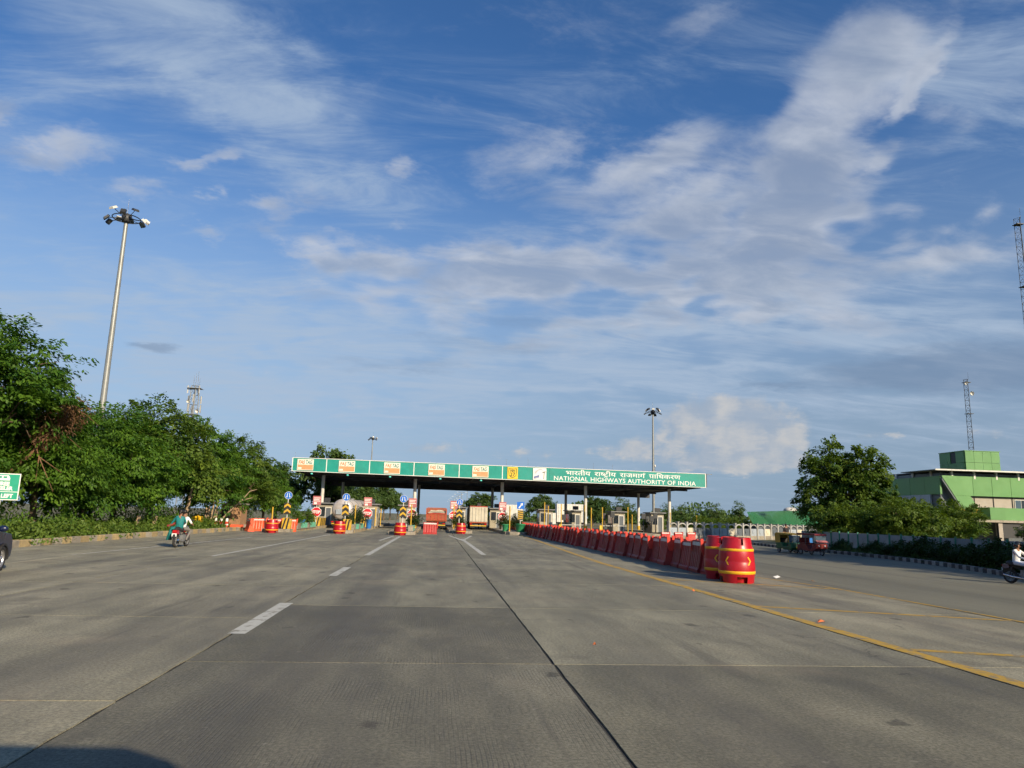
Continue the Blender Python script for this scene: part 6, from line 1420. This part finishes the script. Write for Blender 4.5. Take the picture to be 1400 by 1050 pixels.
# left (shaded) face: green band of panels above grey cladding
def panel_row(n, a0, a1, z0, z1, mk, face, gap=.02, nm='wall_panel', depth=.08):
    for k in range(n):
        p, q = a0 + (a1-a0)*k/n + gap, a0 + (a1-a0)*(k+1)/n - gap
        m = MB()
        if face == 'x': m.bb(bx-depth, bx+.15, p, q, z0, z1)
        else: m.bb(p, q, by-depth, by+.15, z0, z1)
        m.build(nm, mk, gb)
panel_row(7, by+.3, 99.5, 5.75, 7.88, 'green_panel', 'x')
panel_row(10, by+2.2, 99.5, 3.35, 5.73, 'clad_grey', 'x')
panel_row(4, by+2.2, 99.5, 0, 3.33, 'clad_dark', 'x')
# front face: band of panels, slanted fin at the corner, beige wall with windows below
panel_row(11, bx+1.4, 86.5, 5.62, 7.88, 'green_panel', 'y')
m = MB(); m.prism([(bx-.05, 7.9), (bx+1.5, 7.9), (bx+1.5, 5.6), (bx+3.3, 5.6), (bx+4.35, 3.95), (bx+2.35, 3.95), (bx-.05, 7.75)], by-.16, by-.02, 'y'); m.build('slanted_fin', 'green_panel', gb)
m = MB(); m.prism([(bx-.02, 7.70), (bx+2.3, 3.95), (bx+2.3, 3.70), (bx-.02, 7.35)], by-.10, by+1.6, 'y'); m.build('fin_return', 'clad_dark', gb)
MB().bb(bx+3.0, 87, by+.35, by+.6, 3.0, 5.6).build('beige_wall', 'beige_wall', gb)
for k in range(8):
    x0 = bx + 4.1 + k*2.4
    f = MB().bb(x0, x0+.05, by+.26, by+.345, 3.9, 5.55).build('mullion', 'ink', gb)
    if k in (2, 3, 5):
        w = MB().bb(x0+.3, x0+1.9, by+.27, by+.34, 4.25, 5.35).build('window_frame', 'white_paint', gb); MB().bb(x0+.38, x0+1.06, by+.24, by+.265, 4.32, 5.28).build('pane', 'glass_blue', w); MB().bb(x0+1.14, x0+1.82, by+.24, by+.265, 4.32, 5.28).build('pane', 'glass_dark', w)
MB().bb(bx+3.05, 87, by+.18, by+.30, 5.50, 5.60).build('lintel_shadow_strip', 'ink', gb)  # solid black strip drawn as the shade below the green band
panel_row(1, bx+4.1, bx+6.0, 2.9, 4.3, 'green_panel', 'y', nm='parapet_panel', depth=2.0)
m = MB(); m.bb(bx+6.04, 87, by-.9, by+.2, 2.9, 4.3); m.build('parapet_panel', 'green_panel', gb)
m = MB()
for z in (3.3, 3.65, 4.0): m.cyl((bx+1.6, by-.6, z), (bx+4.0, by-.6, z), .03, .03, 6)
for k in range(6): m.cyl((bx+1.6+k*.48, by-.6, 2.9), (bx+1.6+k*.48, by-.6, 4.0), .03, .03, 6)
m.build('railing', 'rail_yellow', gb)
MB().bb(bx+.6, 87, by-2.2, by+.1, 2.62, 2.88).build('terrace_slab', 'kerb_concrete', gb)
for k in range(7): MB().bb(bx+.8+k*4.2, bx+1.3+k*4.2, by-2.0, by-1.5, 0, 2.61).build('pier', 'beige_wall', gb)
MB().bb(bx+5.0, bx+9.0, by-1.9, by-1.7, 0.9, 2.5).build('dark_opening', 'ink', gb)
# roof plate on short posts with a white edge
MB().bb(bx+.3, 88, by-.9, 100.5, 8.45, 8.56).build('roof_plate', 'steel_grey', gb)
MB().bb(bx-1.4, 88, by-.96, by-.905, 8.44, 8.60).build('roof_edge', 'white_paint', gb)
MB().bb(bx-1.4, bx+.29, by-.9, by+5.5, 8.46, 8.55).build('roof_plate', 'steel_grey', gb)
for k in range(9): MB().bb(bx+1.2+k*2.8, bx+1.4+k*2.8, by-.1, by+.1, 7.6, 8.45).build('roof_post', 'white_paint', gb)
for k in range(4): MB().bb(bx+.1, bx+.3, by+2+k*3.4, by+2.2+k*3.4, 7.6, 8.45).build('roof_post', 'white_paint', gb)
MB().bb(bx+.3, 87.5, by+.7, 99, 7.6, 8.3).build('roof_void', 'clad_dark', gb)
# roof tower
tx0, tx1, ty = 65.0, 69.6, 84.0
MB().bb(tx0+.1, tx1-.1, ty+.1, 88.5, 8.5, 11.2).build('tower_core', 'clad_dark', gb)
for i in range(4):
    for j in range(2):
        p, q = tx0 + (tx1-tx0)*i/4 + .015, tx0 + (tx1-tx0)*(i+1)/4 - .015; z0, z1 = 8.55 + j*1.40, 8.55 + (j+1)*1.40 - .03
        MB().bb(p, q, ty-.06, ty+.1, z0, z1).build('tower_panel', 'green_panel', gb)
for i in range(3):
    for j in range(2):
        p, q = ty + .12 + 4.5*i/3, ty + .12 + 4.5*(i+1)/3 - .03; z0, z1 = 8.55 + j*1.40, 8.55 + (j+1)*1.40 - .03
        if i == 1 and j == 1: MB().bb(tx0+.02, tx0+.1, p, q-.5, z0, z1).build('louvre', 'ink', gb); p = q - .48
        MB().bb(tx0-.06, tx0+.1, p, q, z0, z1).build('tower_panel', 'green_panel', gb)
MB().bb(tx0-.1, tx1+.1, ty-.1, 88.7, 11.35, 11.42).build('tower_coping', 'green_panel', gb)

# ------------------------------------------------------------------ unseen vehicle added behind the viewpoint to cast the shadow in the near left corner
bs = thing('bus', 'unseen tall vehicle added behind the viewpoint to cast the bottom left shadow', 'bus', (1.12, -.62, 0))     # faces +y
BW, BL, BH = 1.22, 10.5, 3.86
prof = [(-BW, .45), (-BW, BH-.55), (-BW+.08, BH-.22), (-BW+.32, BH-.04), (0, BH), (BW-.32, BH-.04), (BW-.08, BH-.22), (BW, BH-.55), (BW, .45)]
m = MB(); m.prism(prof, -BL, 0, 'y'); o = m.build('body', 'cream_paint', bs)
MB().bb(-BW+.14, BW-.14, .002, .03, 1.55, 2.95).build('windscreen', 'glass_dark', bs)
MB().bb(-BW+.05, BW-.05, .002, .10, .40, .78).build('front_bumper', 'steel_grey', bs)
for sx in (-1, 1):
    q = MB(); q.ell((sx*.9, .03, 1.05), (.16, .05, .13)); q.build('headlight', 'lamp_clear', bs)
    for k in range(6): MB().bb(sx*BW-.012, sx*BW+.012, -1.9-k*1.42, -.75-k*1.42, 1.65, 2.75).build('side_window', 'glass_dark', bs)
    for yy in (-1.9, -7.6): wheel(None, 'wheel', bs, (sx*(BW-.16), yy, .5), .5, .28, 6, 'steel_grey')
